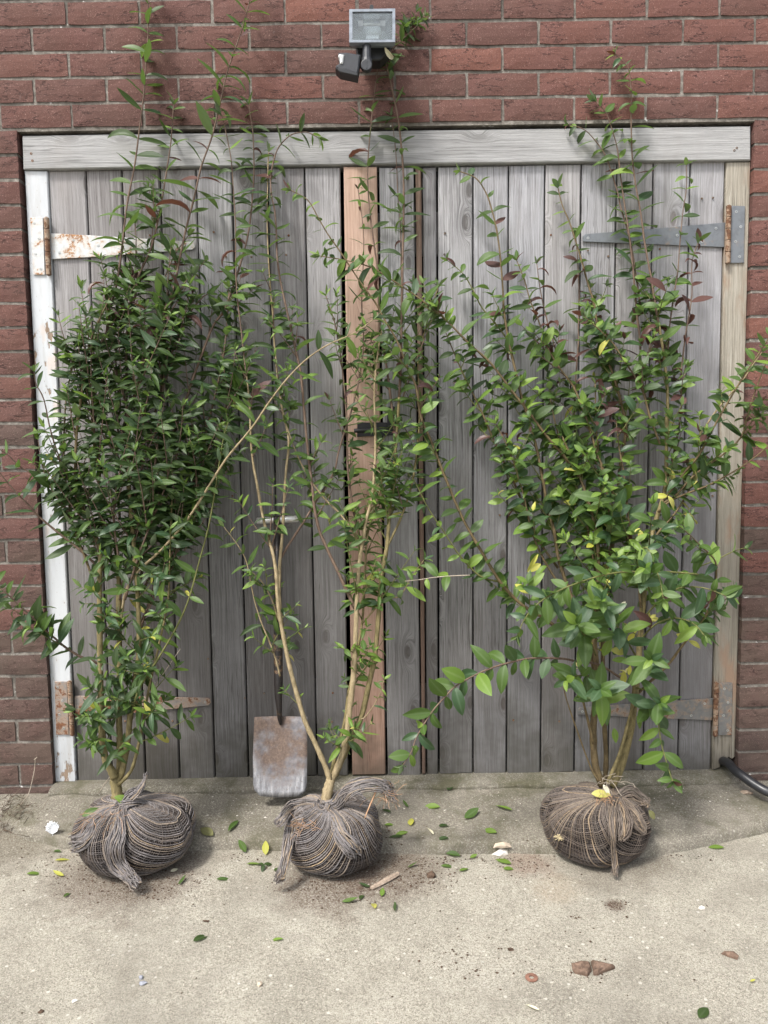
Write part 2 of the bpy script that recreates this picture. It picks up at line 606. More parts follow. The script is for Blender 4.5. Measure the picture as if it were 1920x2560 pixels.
def plain(name, col, rough=0.5, metal=0.0, var=0.25, scale=40, bump=0.3, bd=0.001, spec=0.5, **kw):
    m = NT(name)
    v = m.coords()
    n = m.noise(v, scale, 4, 0.65)
    c = m.mix(m.step(n, 0.3, 0.75), tuple(x * (1 - var) for x in col), tuple(min(1, x * (1 + var)) for x in col))
    return m.done(m.pbr(c, rough, metal, m.bump(n, bump, bd), spec, **kw))


M_BLACKPL = plain('black_plastic', (0.010, 0.011, 0.013), 0.45, bump=0.1)
M_GREYPL = plain('dark_grey_plastic', (0.024, 0.026, 0.031), 0.5, bump=0.1)
M_LAMPFRAME = plain('grey_cast_aluminium', (0.21, 0.235, 0.27), 0.45, 0.2, 0.2, 60)
M_REFLECT = plain('hammered_reflector', (0.80, 0.83, 0.83), 0.22, 0.8, 0.12, 420, 0.6, 0.0015)
M_WHITEPL = plain('white_plastic', (0.50, 0.51, 0.505), 0.35, bump=0.05)
M_QUARTZ = plain('quartz_tube', (0.70, 0.72, 0.70), 0.15, 0.0, bump=0.0)
M_PIPE = plain('black_rubber_pipe', (0.02, 0.021, 0.024), 0.35, bump=0.15)
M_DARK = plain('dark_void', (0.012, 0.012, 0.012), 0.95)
M_TAPE = plain('black_latch_steel', (0.012, 0.012, 0.015), 0.35, 0.2, bump=0.1)


def glass_mat():
    m = NT('clear_lamp_glass')
    g = m.n('ShaderNodeBsdfGlossy')
    g.inputs['Roughness'].default_value = 0.06
    t = m.n('ShaderNodeBsdfTransparent')
    t.inputs[0].default_value = (0.93, 0.95, 0.95, 1)
    fr = m.n('ShaderNodeFresnel')
    fr.inputs[0].default_value = 1.5
    mx = m.n('ShaderNodeMixShader')
    m.t.links.new(m.math('ADD', fr.outputs[0], 0.02), mx.inputs[0])
    m.t.links.new(t.outputs[0], mx.inputs[1])
    m.t.links.new(g.outputs[0], mx.inputs[2])
    return m.done(mx.outputs[0])


M_GLASS = glass_mat()


def concrete_mat(name, stops, agg, moss=None, soil=()):
    m = NT(name)
    v = m.coords(rnd=False)
    n = m.noise(v, 5, 6, 0.62)
    col = m.ramp(n, stops)
    # exposed aggregate
    va = m.n('ShaderNodeTexVoronoi', feature='F1')
    m.put(va.inputs['Vector'], v)
    va.inputs['Scale'].default_value = 330
    rc = m.sep(va.outputs['Color'])
    col = m.mix(m.math('MULTIPLY', m.step(rc[0], 0.45, 1.0), agg * .7), col, (0.58, 0.54, 0.45))
    col = m.mix(m.math('MULTIPLY', m.step(rc[1], 0.62, 1.0), agg * .75), col, (0.15, 0.13, 0.10))
    fine = m.noise(v, 480, 3, 0.75)
    col = m.mix(m.math('MULTIPLY', m.step(fine, 0.53, 0.38), 0.75), col, (0.13, 0.115, 0.09))
    mid_ = m.noise(v, 150, 4, 0.7)
    col = m.mix(m.math('MULTIPLY', m.step(mid_, 0.56, 0.70), 0.5), col, (0.66, 0.62, 0.53))
    col = m.mix(m.math('MULTIPLY', m.step(mid_, 0.46, 0.32), 0.5), col, (0.20, 0.18, 0.145))
    big = m.voronoi(v, 46, 'F1', 'Distance')
    bigc = m.n('ShaderNodeTexVoronoi', feature='F1')
    m.put(bigc.inputs['Vector'], v)
    bigc.inputs['Scale'].default_value = 46
    spot = m.math('MULTIPLY', m.math('SUBTRACT', 1.0, m.step(m.math('ADD', big, m.math('MULTIPLY', fine, 0.25)), 0.28, 0.36)), m.step(m.sep(bigc.outputs['Color'])[2], 0.94, 0.95))
    col = m.mix(m.math('MULTIPLY', spot, agg * 1.1), col, (0.58, 0.55, 0.48))
    stain = m.noise(v, 2.3, 5, 0.6, 0.5)
    col = m.mix(m.math('MULTIPLY', m.step(stain, 0.46, 0.66), 0.5), col, (0.22, 0.20, 0.165))
    if moss:
        f = m.step(m.noise(v, 7, 5, 0.7), 0.42, 0.66)
        col = m.mix(m.math('MULTIPLY', f, moss), col, (0.10, 0.095, 0.055))
    for (px, py, r, c, a) in soil:
        dv = m.n('ShaderNodeVectorMath', operation='DISTANCE')
        m.t.links.new(v, dv.inputs[0])
        dv.inputs[1].default_value = (px, py, DRIVE_Z)
        dd = m.math('ADD', m.math('DIVIDE', dv.outputs['Value'], r), m.math('MULTIPLY', m.math('SUBTRACT', m.noise(v, 11, 5, 0.7), 0.5), 1.3))
        w = m.math('SUBTRACT', 1.0, m.step(dd, 0.35, 1.0))
        grains = m.step(m.noise(v, 230, 3, 0.7), 0.62, 0.40)
        col = m.mix(m.math('MULTIPLY', m.math('MULTIPLY', w, m.math('ADD', 0.35, m.math('MULTIPLY', grains, 0.65))), a), col, c)
    h = m.math('ADD', m.math('MULTIPLY', fine, 0.7), m.math('ADD', m.math('MULTIPLY', rc[0], 0.45), m.math('MULTIPLY', m.noise(v, 70, 5, 0.7), 0.8)))
    return m.done(m.pbr(col, 0.92, normal=m.bump(h, 1.0, 0.005), spec=0.2))


SOIL = (0.095, 0.06, 0.042)


def gxy(u, v):
    p = G(u, v, DRIVE_Z)
    return p.x, p.y


M_DRIVE = concrete_mat('driveway_concrete', [(0.3, (0.30, 0.278, 0.228)), (0.5, (0.42, 0.392, 0.322)), (0.72, (0.53, 0.50, 0.42))], 0.85,
                       soil=[(*gxy(330, 2180), 0.30, SOIL, 0.75), (*gxy(830, 2200), 0.24, SOIL, 0.8), (*gxy(980, 2170), 0.22, SOIL, 0.7),
                             (*gxy(1320, 2160), 0.10, (0.17, 0.085, 0.055), 0.6), (*gxy(1390, 2225), 0.10, (0.30, 0.22, 0.14), 0.4),
                             (*gxy(1540, 2262), 0.035, SOIL, 1.0), (*gxy(20, 2110), 0.22, (0.12, 0.10, 0.07), 0.8), (*gxy(1540, 2150), 0.22, (0.14, 0.115, 0.085), 0.7)])
M_APRON = concrete_mat('apron_concrete', [(0.3, (0.17, 0.155, 0.125)), (0.5, (0.235, 0.215, 0.175)), (0.72, (0.32, 0.29, 0.24))], 0.7, moss=0.65)
M_LIP = concrete_mat('threshold_concrete', [(0.3, (0.12, 0.112, 0.085)), (0.5, (0.185, 0.172, 0.135)), (0.72, (0.29, 0.27, 0.225))], 0.6, moss=0.85)


def leaf_mat(name, top, tip, under, transl=(0.20, 0.36, 0.05), tamt=0.16, rough=0.36):
    m = NT(name)
    oi = m.n('ShaderNodeObjectInfo')
    ge = m.n('ShaderNodeNewGeometry')
    r = m.math('FRACT', m.math('ADD', oi.outputs['Random'], m.math('MULTIPLY', ge.outputs['Random Per Island'], 7.31)))
    v = m.coords(rnd=False)
    n = m.noise(v, 60, 3)
    col = m.mix(r, top, tip)
    col = m.mix(m.math('MULTIPLY', m.step(n, 0.55, 0.8), 0.35), col, tuple(x * 0.6 for x in top))
    at = m.n('ShaderNodeAttribute', attribute_name='rib')
    rib = m.step(at.outputs['Fac'], 0.72, 1.0)
    col = m.mix(m.math('MULTIPLY', rib, 0.35), col, under)
    und = m.mix(r, under, tuple(x * 0.8 for x in under))
    col = m.mix(ge.outputs['Backfacing'], col, und)
    rg = m.math('ADD', rough, m.math('MULTIPLY', ge.outputs['Backfacing'], 0.3))
    a = m.pbr(col, rg, normal=m.bump(n, 0.3, 0.002), spec=0.36)
    t = m.n('ShaderNodeBsdfTranslucent')
    t.inputs[0].default_value = (*transl, 1)
    mx = m.n('ShaderNodeMixShader')
    mx.inputs[0].default_value = tamt
    m.t.links.new(a, mx.inputs[1])
    m.t.links.new(t.outputs[0], mx.inputs[2])
    return m.done(mx.outputs[0])


LEAF = {
    'dark': leaf_mat('leaf_dark_green', (0.018, 0.037, 0.011), (0.033, 0.059, 0.014), (0.09, 0.12, 0.062), rough=0.52),
    'mid': leaf_mat('leaf_mid_green', (0.037, 0.074, 0.013), (0.060, 0.106, 0.019), (0.13, 0.18, 0.085), rough=0.52),
    'light': leaf_mat('leaf_light_green', (0.088, 0.158, 0.022), (0.140, 0.212, 0.034), (0.20, 0.27, 0.10), tamt=0.24, rough=0.5),
    'blue': leaf_mat('leaf_bluish_green', (0.025, 0.056, 0.023), (0.039, 0.076, 0.028), (0.11, 0.165, 0.095), rough=0.42),
    'yellow': leaf_mat('leaf_yellow', (0.32, 0.33, 0.04), (0.42, 0.40, 0.11), (0.44, 0.42, 0.18), (0.65, 0.62, 0.1), 0.25, 0.5),
    'purple': leaf_mat('leaf_purple_brown', (0.045, 0.022, 0.020), (0.080, 0.036, 0.028), (0.095, 0.052, 0.046), (0.3, 0.1, 0.05), 0.12, 0.45),
    'pale': leaf_mat('leaf_pale_cream', (0.58, 0.55, 0.38), (0.66, 0.62, 0.48), (0.6, 0.58, 0.45), (0.6, 0.55, 0.3), 0.15, 0.6),
    'olive': leaf_mat('leaf_dull_olive', (0.16, 0.16, 0.065), (0.20, 0.19, 0.08), (0.24, 0.24, 0.13), tamt=0.1, rough=0.6),
}


def bark_mat(name, a, b, c):
    m = NT(name)
    v = m.coords()
    n = m.noise(m.scale(v, (1, 1, 0.35)), 120, 4, 0.7)
    col = m.ramp(n, [(0.3, a), (0.55, b), (0.8, c)])
    dots = m.step(m.noise(v, 330, 2), 0.66, 0.72)
    col = m.mix(m.math('MULTIPLY', dots, 0.5), col, tuple(min(1, x * 1.9) for x in b))
    col = m.mix(m.math('MULTIPLY', m.step(m.noise(v, 25, 3), 0.5, 0.75), 0.5), col, a)
    return m.done(m.pbr(col, 0.75, normal=m.bump(n, 0.5, 0.0015), spec=0.3))


M_BARK = bark_mat('bark_olive_tan', (0.0740, 0.0614, 0.0259), (0.1739, 0.1406, 0.0629), (0.2664, 0.2220, 0.1110))
M_BARKB = bark_mat('bark_buff', (0.1406, 0.1073, 0.0555), (0.2664, 0.2109, 0.1221), (0.3700, 0.3034, 0.1998))
M_BARKD = bark_mat('bark_brown', (0.0555, 0.0385, 0.0185), (0.1221, 0.0888, 0.0429), (0.1850, 0.1406, 0.0703))
M_SHOOT = bark_mat('shoot_purple_brown', (0.0740, 0.0459, 0.0333), (0.1258, 0.0851, 0.0607), (0.1924, 0.1406, 0.1036))
M_SHOOTG = bark_mat('shoot_green', (0.0629, 0.0703, 0.0185), (0.1110, 0.1147, 0.0355), (0.1776, 0.1702, 0.0666))
M_TWIGDEAD = bark_mat('dead_twig_grey', (0.20, 0.17, 0.13), (0.34, 0.29, 0.23), (0.46, 0.41, 0.34))
M_ROOT = bark_mat('root_orange_brown', (0.20, 0.11, 0.06), (0.36, 0.22, 0.13), (0.5, 0.34, 0.22))


def thread_mat(name, stops):
    m = NT(name)
    ge = m.n('ShaderNodeNewGeometry')
    v = m.coords(rnd=False)
    col = m.ramp(ge.outputs['Random Per Island'], stops)
    n = m.noise(v, 160, 4, 0.7)
    col = m.mix(m.step(n, 0.50, 0.30), col, m.mix(0.65, col, (0.03, 0.024, 0.02)))
    dirt = m.step(m.noise(v, 14, 4, 0.65), 0.44, 0.66)
    col = m.mix(m.math('MULTIPLY', dirt, 0.40), col, (0.075, 0.056, 0.044))
    return m.done(m.pbr(col, 0.95, normal=m.bump(n, 0.7, 0.001), spec=0.15))


M_THREAD = thread_mat('hessian_thread_grey', [(0.0, (0.1244, 0.1168, 0.1159)), (0.35, (0.1990, 0.1812, 0.1739)), (0.65, (0.1659, 0.1530, 0.1546)), (0.9, (0.2654, 0.2174, 0.1701)), (1.0, (0.3317, 0.2496, 0.1623))])
M_THREADB = thread_mat('hessian_thread_brown', [(0.0, (0.0829, 0.0684, 0.0580)), (0.35, (0.1576, 0.1329, 0.1121)), (0.65, (0.1286, 0.1047, 0.0889)), (0.9, (0.2239, 0.1771, 0.1314)), (1.0, (0.2820, 0.2094, 0.1391))])
M_WEFT = thread_mat('hessian_weft_dark', [(0.0, (0.0456, 0.0403, 0.0386)), (0.5, (0.0829, 0.0725, 0.0680)), (1.0, (0.1410, 0.1168, 0.1005))])
M_EARTH = plain('dark_netted_soil', (0.020, 0.016, 0.015), 0.95, var=0.5, scale=120, bump=0.8, bd=0.004, spec=0.1)
M_SOIL = plain('soil_crumb', (0.085, 0.058, 0.042), 0.95, var=0.5, scale=200, spec=0.1)
M_CLAY = plain('dry_clay', (0.14, 0.095, 0.07), 0.9, var=0.35, scale=90, bump=0.8, bd=0.003, spec=0.15)
M_STONE = plain('pale_stone', (0.62, 0.58, 0.52), 0.8, var=0.2, scale=60, bump=0.6, bd=0.003)
M_STONET = plain('tan_stone', (0.46, 0.38, 0.29), 0.85, var=0.25, scale=60, bump=0.6, bd=0.003)
M_GRIT = plain('grit', (0.40, 0.36, 0.30), 0.9, var=0.4, scale=30)
M_GREYFLAKE = plain('grey_flake', (0.24, 0.25, 0.28), 0.7)
M_WASHER = plain('rusty_washer', (0.22, 0.11, 0.075), 0.8, 0.2, var=0.4)
M_FEATHER = plain('white_feather', (0.80, 0.82, 0.84), 0.8, var=0.1)
M_CHIP = bark_mat('wood_splinter_grey', (0.16, 0.12, 0.09), (0.33, 0.26, 0.20), (0.46, 0.38, 0.30))


def blade_mat():
    m = NT('worn_rusty_shovel_steel')
    v = m.coords('Generated', rnd=False)
    s = m.sep(v)
    vo = m.coords('Object', rnd=False)
    z = s[2]
    x = m.math('ABSOLUTE', m.math('SUBTRACT', s[0], 0.52))
    n = m.noise(vo, 26, 6, 0.7)
    streak = m.noise(m.scale(vo, (110, 40, 22)), 1.0, 5, 0.75)
    f = m.math('ADD', z, m.math('MULTIPLY', m.math('SUBTRACT', n, 0.5), 0.42))
    f = m.math('ADD', f, m.math('MULTIPLY', m.math('SUBTRACT', streak, 0.5), 0.35))
    f = m.math('SUBTRACT', f, m.math('MULTIPLY', m.math('POWER', x, 2.0), 1.1))
    rust = m.ramp(m.noise(vo, 110, 4, 0.75), [(0.3, (0.075, 0.052, 0.042)), (0.55, (0.13, 0.092, 0.072)), (0.8, (0.22, 0.155, 0.11))])
    patch = m.step(m.noise(vo, 11, 4, 0.6), 0.42, 0.62)
    rust = m.mix(patch, rust, m.ramp(m.noise(vo, 60, 4), [(0.3, (0.10, 0.10, 0.115)), (0.7, (0.21, 0.20, 0.205))]))
    bare = m.ramp(streak, [(0.3, (0.14, 0.14, 0.15)), (0.5, (0.27, 0.275, 0.29)), (0.65, (0.46, 0.465, 0.475))])
    w = m.math('MULTIPLY', m.math('SUBTRACT', 1.0, m.step(f, 0.04, 0.30)), 0.9)
    col = m.mix(w, rust, bare)
    scab = m.step(m.noise(vo, 150, 4, 0.7), 0.58, 0.66)
    col = m.mix(m.math('MULTIPLY', scab, 0.6), col, (0.15, 0.11, 0.09))
    mt = m.math('MULTIPLY', w, 0.45)
    rg = m.math('SUBTRACT', 0.78, m.math('MULTIPLY', w, 0.35))
    return m.done(m.pbr(col, rg, mt, m.bump(m.noise(vo, 140, 4, 0.7), 0.5, 0.0015)))


M_BLADE = blade_mat()
M_SHAFT = metal_mat('chipped_black_paint', (0.016, 0.013, 0.013), 0.05, 0.1, 0.35, ((0.035, 0.022, 0.018), (0.10, 0.06, 0.045)))
M_GRIP = metal_mat('chipped_bright_steel', (0.62, 0.62, 0.62), 0.09, 0.5, 0.3, ((0.03, 0.02, 0.016), (0.12, 0.075, 0.05)))

# ------------------------------------------------------------------ ground, apron, threshold
mb = MB()
xs = list(np.arange(-2.2, 2.3, 0.06))
ys = list(np.arange(-1.6, 0.3, 0.06))
xs = [-60, -20, -6] + xs + [6, 20, 60]
ys = [-80, -30, -8] + ys + [0.4]
nx, ny = len(xs), len(ys)
vv = [(x, y, DRIVE_Z + (0.002 * noise.noise((x * 3, y * 3, 0)) if abs(x) < 2.5 and y > -2 else 0)) for y in ys for x in xs]
ff = [(j * nx + i, j * nx + i + 1, (j + 1) * nx + i + 1, (j + 1) * nx + i) for j in range(ny - 1) for i in range(nx - 1)]
mb.add(vv, ff)
kind(mb.build('driveway', M_DRIVE, smooth=True), 'structure')

mb = MB()
axs = list(np.arange(EX[0] + 0.01, EX[-1], 0.022))
ts = [0, 0.004, 0.009, 0.016, 0.024, 0.032]
nt = 26
rows = []
for x in axs:
    ye = edge_y(x)
    yl = [ye + t for t in ts] + list(np.linspace(ye + 0.045, -0.02, nt))
    rows.append([(x, y, ground_z(x, y) if y < APRON_BACK else ground_z(x, APRON_BACK)) for y in yl])
nc = len(rows[0])
mb.add([p for r in rows for p in r], [(i * nc + j, (i + 1) * nc + j, (i + 1) * nc + j + 1, i * nc + j + 1) for i in range(len(rows) - 1) for j in range(nc - 1)])
kind(mb.build('apron', M_APRON, smooth=True), 'structure')

XL, XR = -1.142, 1.214          # clear opening in the brickwork
mb = MB()
lx = list(np.arange(XL + 0.002, XR - 0.001, 0.02))
prof = [(-0.043, -0.05), (-0.043, -0.022), (-0.038, -0.013), (-0.026, -0.009), (0.0, -0.007), (0.16, -0.007), (0.16, -0.12)]
rows = []
for x in lx:
    a = 0.010 * noise.noise((x * 8, 0, 0)) + 0.006 * noise.noise((x * 34, 4, 0))
    b = 0.005 * noise.noise((x * 14, 7, 0))
    rows.append([(x, y + (a if k < 4 else 0), z + (b if 0 < k < 4 else 0)) for k, (y, z) in enumerate(prof)])
nc = len(prof)
mb.add([p for r in rows for p in r], [(i * nc + j, (i + 1) * nc + j, (i + 1) * nc + j + 1, i * nc + j + 1) for i in range(len(rows) - 1) for j in range(nc - 1)])
kind(mb.build('threshold', M_LIP), 'structure')

# ------------------------------------------------------------------ brick wall
HC, Z0, X0, BL = 0.07741, 2.46507, -1.07886, 0.2286
JT = 0.0105
OPEN_TOP = Z0 - 4 * HC            # bed line over the opening
wall = thing('brick_wall', 'red rustic brick wall around the grey wooden garage gates', 'wall', (0, 0, -0.15))


def brick_mesh(L, seed):
    rr = random.Random(seed)
    H = HC - JT
    nx_, nz_ = max(2, round(5 * L / 0.218)), 3
    v_, f_ = [], []
    for j in range(nz_ + 1):
        for i in range(nx_ + 1):
            bi, bj = i in (0, nx_), j in (0, nz_)
            x = L * i / nx_ + (0 if not bi else rr.uniform(-.0015, .0015))
            z = H * j / nz_ + (0 if not bj else rr.uniform(-.0018, .0015))
            y = rr.uniform(-.0004, .0004) + (0.0028 if (bi or bj) else 0)
            v_.append((x - L / 2, y, z - H / 2))
    w = nx_ + 1
    for j in range(nz_):
        for i in range(nx_):
            f_.append((j * w + i, j * w + i + 1, (j + 1) * w + i + 1, (j + 1) * w + i))
    ring = [i for i in range(w)] + [j * w + nx_ for j in range(1, nz_ + 1)] + [nz_ * w + i for i in range(nx_ - 1, -1, -1)] + [j * w for j in range(nz_ - 1, 0, -1)]
    o = len(v_)
    for r in ring:
        v_.append((v_[r][0], 0.102, v_[r][2]))
    n = len(ring)
    for k in range(n):
        k2 = (k + 1) % n
        f_.append((ring[k2], ring[k], o + k, o + k2))
    b = MB()
    b.add(v_, f_)
    return b


MESHES = {}


def brick(xc, zc, L, mat):
    key = (round(L, 3), random.randrange(7), mat.name)
    if key not in MESHES:
        MESHES[key] = brick_mesh(L, hash((key[0], key[1])) & 0xffff).mesh('brick', [mat])
    o = bpy.data.objects.new('brick', MESHES[key])
    COL.objects.link(o)
    o.parent = wall
    o.location = (xc + random.uniform(-.001, .001), random.uniform(-.0015, .0015), zc + 0.15)
    o.rotation_euler = (0, random.uniform(-.004, .004), 0)


WX0, WX1 = -1.78, 1.88


def lay(x0, x1, zc, start, mat_fn):
    """stretchers from x0 to x1 with perpends at start + k*BL"""
    k = math.floor((x0 - start) / BL)
    x = start + k * BL
    while x < x1 - 1e-4:
        a, b = max(x, x0), min(x + BL, x1)
        ea = JT / 2 if a > x0 + 1e-4 else 0
        eb = JT / 2 if b < x1 - 1e-4 else 0
        if b - a > 0.03:
            L = b - a - ea - eb
            Lq = round(L * 250) / 250
            brick(a + ea + L / 2, zc, Lq, mat_fn((a + b) / 2, zc))
        x += BL


def bm_top(x, z):
    r = random.random()
    if x > 0.5:
        return M_BRICKR if r < 0.75 else M_BRICK
    return M_BRICKR if r < 0.2 else M_BRICK


def bm_jamb(x, z):
    t = min(1, max(0, (1.45 - z) / 1.2))
    return M_BRICKB if random.random() < t else (M_BRICKR if x > 0 and random.random() < 0.6 else M_BRICK)


for row in range(-5, 4):
    zc = Z0 - (row + 0.5) * HC
    lay(WX0, WX1, zc, X0 + (BL / 2 if row % 2 else 0), bm_top)
for row in range(4, 34):
    zc = Z0 - (row + 0.5) * HC
    off = BL / 2 if row % 2 else 0
    lay(WX0, XL, zc, XL - off, bm_jamb)
    lay(XR, WX1, zc, XR + off, bm_jamb)
mb = MB()
ztop = Z0 + 5 * HC
box(mb, (WX0 + .002, 0.0055, -0.16), (XL - 0.003, 0.10, ztop))
box(mb, (XR + 0.003, 0.0055, -0.16), (WX1 - .002, 0.10, ztop))
box(mb, (XL - 0.004, 0.0055, OPEN_TOP - 0.006), (XR + 0.004, 0.099, ztop - .001))
mb.build('mortar', M_MORTAR, wall)

# dark garage room behind the gates
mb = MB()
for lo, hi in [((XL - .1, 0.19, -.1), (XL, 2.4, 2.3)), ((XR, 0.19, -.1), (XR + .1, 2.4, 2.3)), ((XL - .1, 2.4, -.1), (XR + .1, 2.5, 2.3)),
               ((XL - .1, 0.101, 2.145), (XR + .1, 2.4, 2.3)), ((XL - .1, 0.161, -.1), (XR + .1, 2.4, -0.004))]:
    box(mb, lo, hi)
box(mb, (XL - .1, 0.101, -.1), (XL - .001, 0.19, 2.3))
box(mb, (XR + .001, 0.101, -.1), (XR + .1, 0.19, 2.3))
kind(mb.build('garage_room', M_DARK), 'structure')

# ------------------------------------------------------------------ gate frame
frame = thing('gate_frame', 'weathered timber frame with flaking white left post around both gates', 'door frame', (0, 0.05, 0))
YF = 0.022


def board(name, px, y, depth, mat, parent, chamfer=0.002, wob=0.0, rag=0):
    """a board from its outline in the plane Y=y; px anticlockwise from lower left"""
    pts = quad_px(px, y)
    o = pts[0].copy()
    b = MB()
    prism(b, pts, depth, chamfer)
    ob = b.build(name, mat, parent, origin=(o.x, y, 0.0))
    return ob


beam = [(58, 423), (300, 419), (854, 411), (1300, 406), (1877, 400), (1877, 315), (1300, 322), (854, 328), (300, 335), (55, 339)]
o = board('lintel_beam', beam, 0.012, 0.075, M_BEAM, frame, 0.003)
o = board('post', [(138, 1955), (190, 1955), (118, 427), (61, 426)], YF, 0.07, M_WHITE, frame, 0.003)
o['label'] = 'white painted post with flaking paint'
board('post', [(1781, 1926), (1800, 1920), (1806, 1897), (1815, 1901), (1822, 1893), (1829, 1899), (1838, 1893), (1877, 404), (1817, 405)], YF, 0.07, M_POSTR, frame, 0.003)


def screw(u, v, y, parent, r=0.0052, name='screw'):
    c = P(u, v, y)
    b = MB()
    n = 10
    vs_ = []
    for rad, dy in ((r, 0.0015), (r * 0.85, -0.0008), (r * 0.42, -0.0010), (r * 0.3, 0.0006)):
        for k in range(n):
            a = 2 * math.pi * k / n
            vs_.append((c.x + rad * math.cos(a), c.y + dy, c.z + rad * math.sin(a)))
    fs = []
    for q in range(3):
        for k in range(n):
            k2 = (k + 1) % n
            fs.append((q * n + k, q * n + k2, (q + 1) * n + k2, (q + 1) * n + k))
    fs.append(tuple(3 * n + k for k in range(n)))
    b.add(vs_, fs)
    return b.build(name, M_NAIL if name == 'nail' else M_SCREW, parent, origin=c)


for u, v in ((78, 384), (81, 402), (1842, 370), (1836, 376)):
    screw(u, v, 0.012, frame, 0.0045, 'nail')

# ------------------------------------------------------------------ gates and their planks
gate_l = thing('wooden_gate', 'left grey plank gate with white painted top hinge and rusty bottom hinge', 'gate', (P(190, 1955, 0.03).x, 0.03, 0.0), 'pair of garage gates')
gate_r = thing('wooden_gate', 'right grey plank gate with pale pink pine board and grey steel hinges', 'gate', (P(1779, 1925, 0.03).x, 0.03, 0.0), 'pair of garage gates')
YP = 0.030
LT = [119, 214, 304, 399, 489, 579, 668, 761, 852]
LB = [194, 281, 365, 450, 538, 622, 706, 793, 872]


def top_v(u):
    return np.interp(u, [118, 854, 1035, 1815], [427, 418, 419, 402])


def bot_v(u):
    return np.interp(u, [194, 450, 622, 793, 960, 1053, 1183, 1436, 1779], [1955, 1952, 1946, 1940, 1936, 1938, 1936, 1931, 1926])


def plank(gate, t0, t1, b0, b1, mat, y=None, dv=0.0, tv=0.0, gap=1.9):
    y = YP + random.uniform(-.002, .002) if y is None else y
    tl, tr = top_v(t0) + tv, top_v(t1) + tv
    j = random.uniform(-2.0, 2.0)
    bl, br = bot_v(b0) + dv + j, bot_v(b1) + dv + j + random.uniform(-1, 1)
    px = [(b0 + gap, bl), (b0 + (b1 - b0) * .3, bl + random.uniform(-.8, .8)), (b0 + (b1 - b0) * .7, br + random.uniform(-.8, .8)), (b1 - gap, br), (t1 - gap, tr), (t0 + gap, tl)]
    return board('plank', px, y, 0.022, mat, gate, 0.0035)


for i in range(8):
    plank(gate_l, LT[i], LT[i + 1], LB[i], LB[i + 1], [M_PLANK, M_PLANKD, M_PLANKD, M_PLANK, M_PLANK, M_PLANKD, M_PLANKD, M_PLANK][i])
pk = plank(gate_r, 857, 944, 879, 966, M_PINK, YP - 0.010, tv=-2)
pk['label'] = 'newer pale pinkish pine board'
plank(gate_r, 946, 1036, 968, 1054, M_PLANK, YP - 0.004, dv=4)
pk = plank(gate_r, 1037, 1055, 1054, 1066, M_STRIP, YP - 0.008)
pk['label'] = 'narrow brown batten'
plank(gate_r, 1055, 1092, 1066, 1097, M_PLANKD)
RT = [1094, 1183, 1272, 1363, 1454, 1543, 1634, 1727, 1814]
RB = [1098, 1183, 1267, 1352, 1436, 1521, 1608, 1695, 1778]
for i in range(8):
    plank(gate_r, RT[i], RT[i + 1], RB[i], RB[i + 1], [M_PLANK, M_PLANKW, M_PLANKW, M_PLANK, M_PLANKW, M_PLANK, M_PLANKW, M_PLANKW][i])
# ledges behind the planks (seen in the gaps)
for g, x0, x1 in ((gate_l, 150, 850), (gate_r, 880, 1790)):
    for v0, v1 in ((520, 640), (1180, 1300), (1700, 1820)):
        b = MB()
        a, c = P(x0, v1, YP + .026), P(x1, v0, YP + .026)
        box(b, (a.x + 0.03, YP + .026, a.z), (c.x - 0.03, YP + .05, c.z))
        b.build('ledge', M_PLANKD, g)


def hinge(gate, plate, strap, knuck, scr, mats, label):
    """plate, strap: outlines; knuck: (u0,v0,u1,v1,radius)"""
    c = P(knuck[0], knuck[1], 0.018)
    b = MB()
    prism(b, quad_px(strap, YP - 0.008), 0.0045, 0.001)
    st = b.build('strap_hinge', mats[0], gate, origin=P(strap[0][0], strap[0][1], YP - 0.008))
    st['label'] = label
    b = MB()
    prism(b, quad_px(plate, YF - 0.0055), 0.0045, 0.001)
    b.build('hinge_plate', mats[1], st, origin=P(plate[0][0], plate[0][1], YF - 0.0055))
    b = MB()
    n = 5
    p0, p1 = P(knuck[0], knuck[1], 0.012), P(knuck[2], knuck[3], 0.012)
    for k in range(n):
        a_, b_ = k / n + 0.004, (k + 1) / n - 0.004
        tube(b, [p0.lerp(p1, a_), p0.lerp(p1, a_ + .01), p0.lerp(p1, b_ - .01), p0.lerp(p1, b_)], [knuck[4] * .9, knuck[4], knuck[4], knuck[4] * .9], 12)
    tube(b, [p0.lerp(p1, -.012), p0.lerp(p1, 1.012)], knuck[4] * .5, 8)
    b.build('hinge_knuckle', mats[2], st, smooth=False, origin=p0)
    for (u, v, onplate) in scr:
        screw(u, v, (YF - .0055) if onplate else (YP - .008), st)


hinge(gate_l, [(83, 687), (112, 687), (107, 544), (75, 544)],
      [(129, 648), (220, 643), (480, 624), (487, 618), (486, 608), (478, 604), (220, 588), (126, 583)], (116, 544, 122, 688, 0.0085),
      [(85, 558, 1), (98, 596, 1), (89, 634, 1), (102, 672, 1), (183, 600, 0), (149, 632, 0), (246, 614, 0), (366, 615, 0), (468, 613, 0)],
      (M_HINGE_W, M_HINGE_W, M_RUST), 'white painted strap hinge, rusty towards its tip')
hinge(gate_l, [(140, 1837), (172, 1837), (167, 1704), (136, 1704)],
      [(188, 1798), (330, 1783), (520, 1764), (527, 1757), (525, 1747), (519, 1745), (350, 1742), (186, 1740)], (174, 1703, 181, 1838, 0.0085),
      [(144, 1718, 1), (156, 1752, 1), (148, 1786, 1), (160, 1821, 1), (240, 1753, 0), (206, 1785, 0), (412, 1759, 0), (513, 1755, 0), (330, 1760, 0)],
      (M_HINGE_R, M_HINGE_R, M_RUST), 'heavily rusted grey strap hinge')
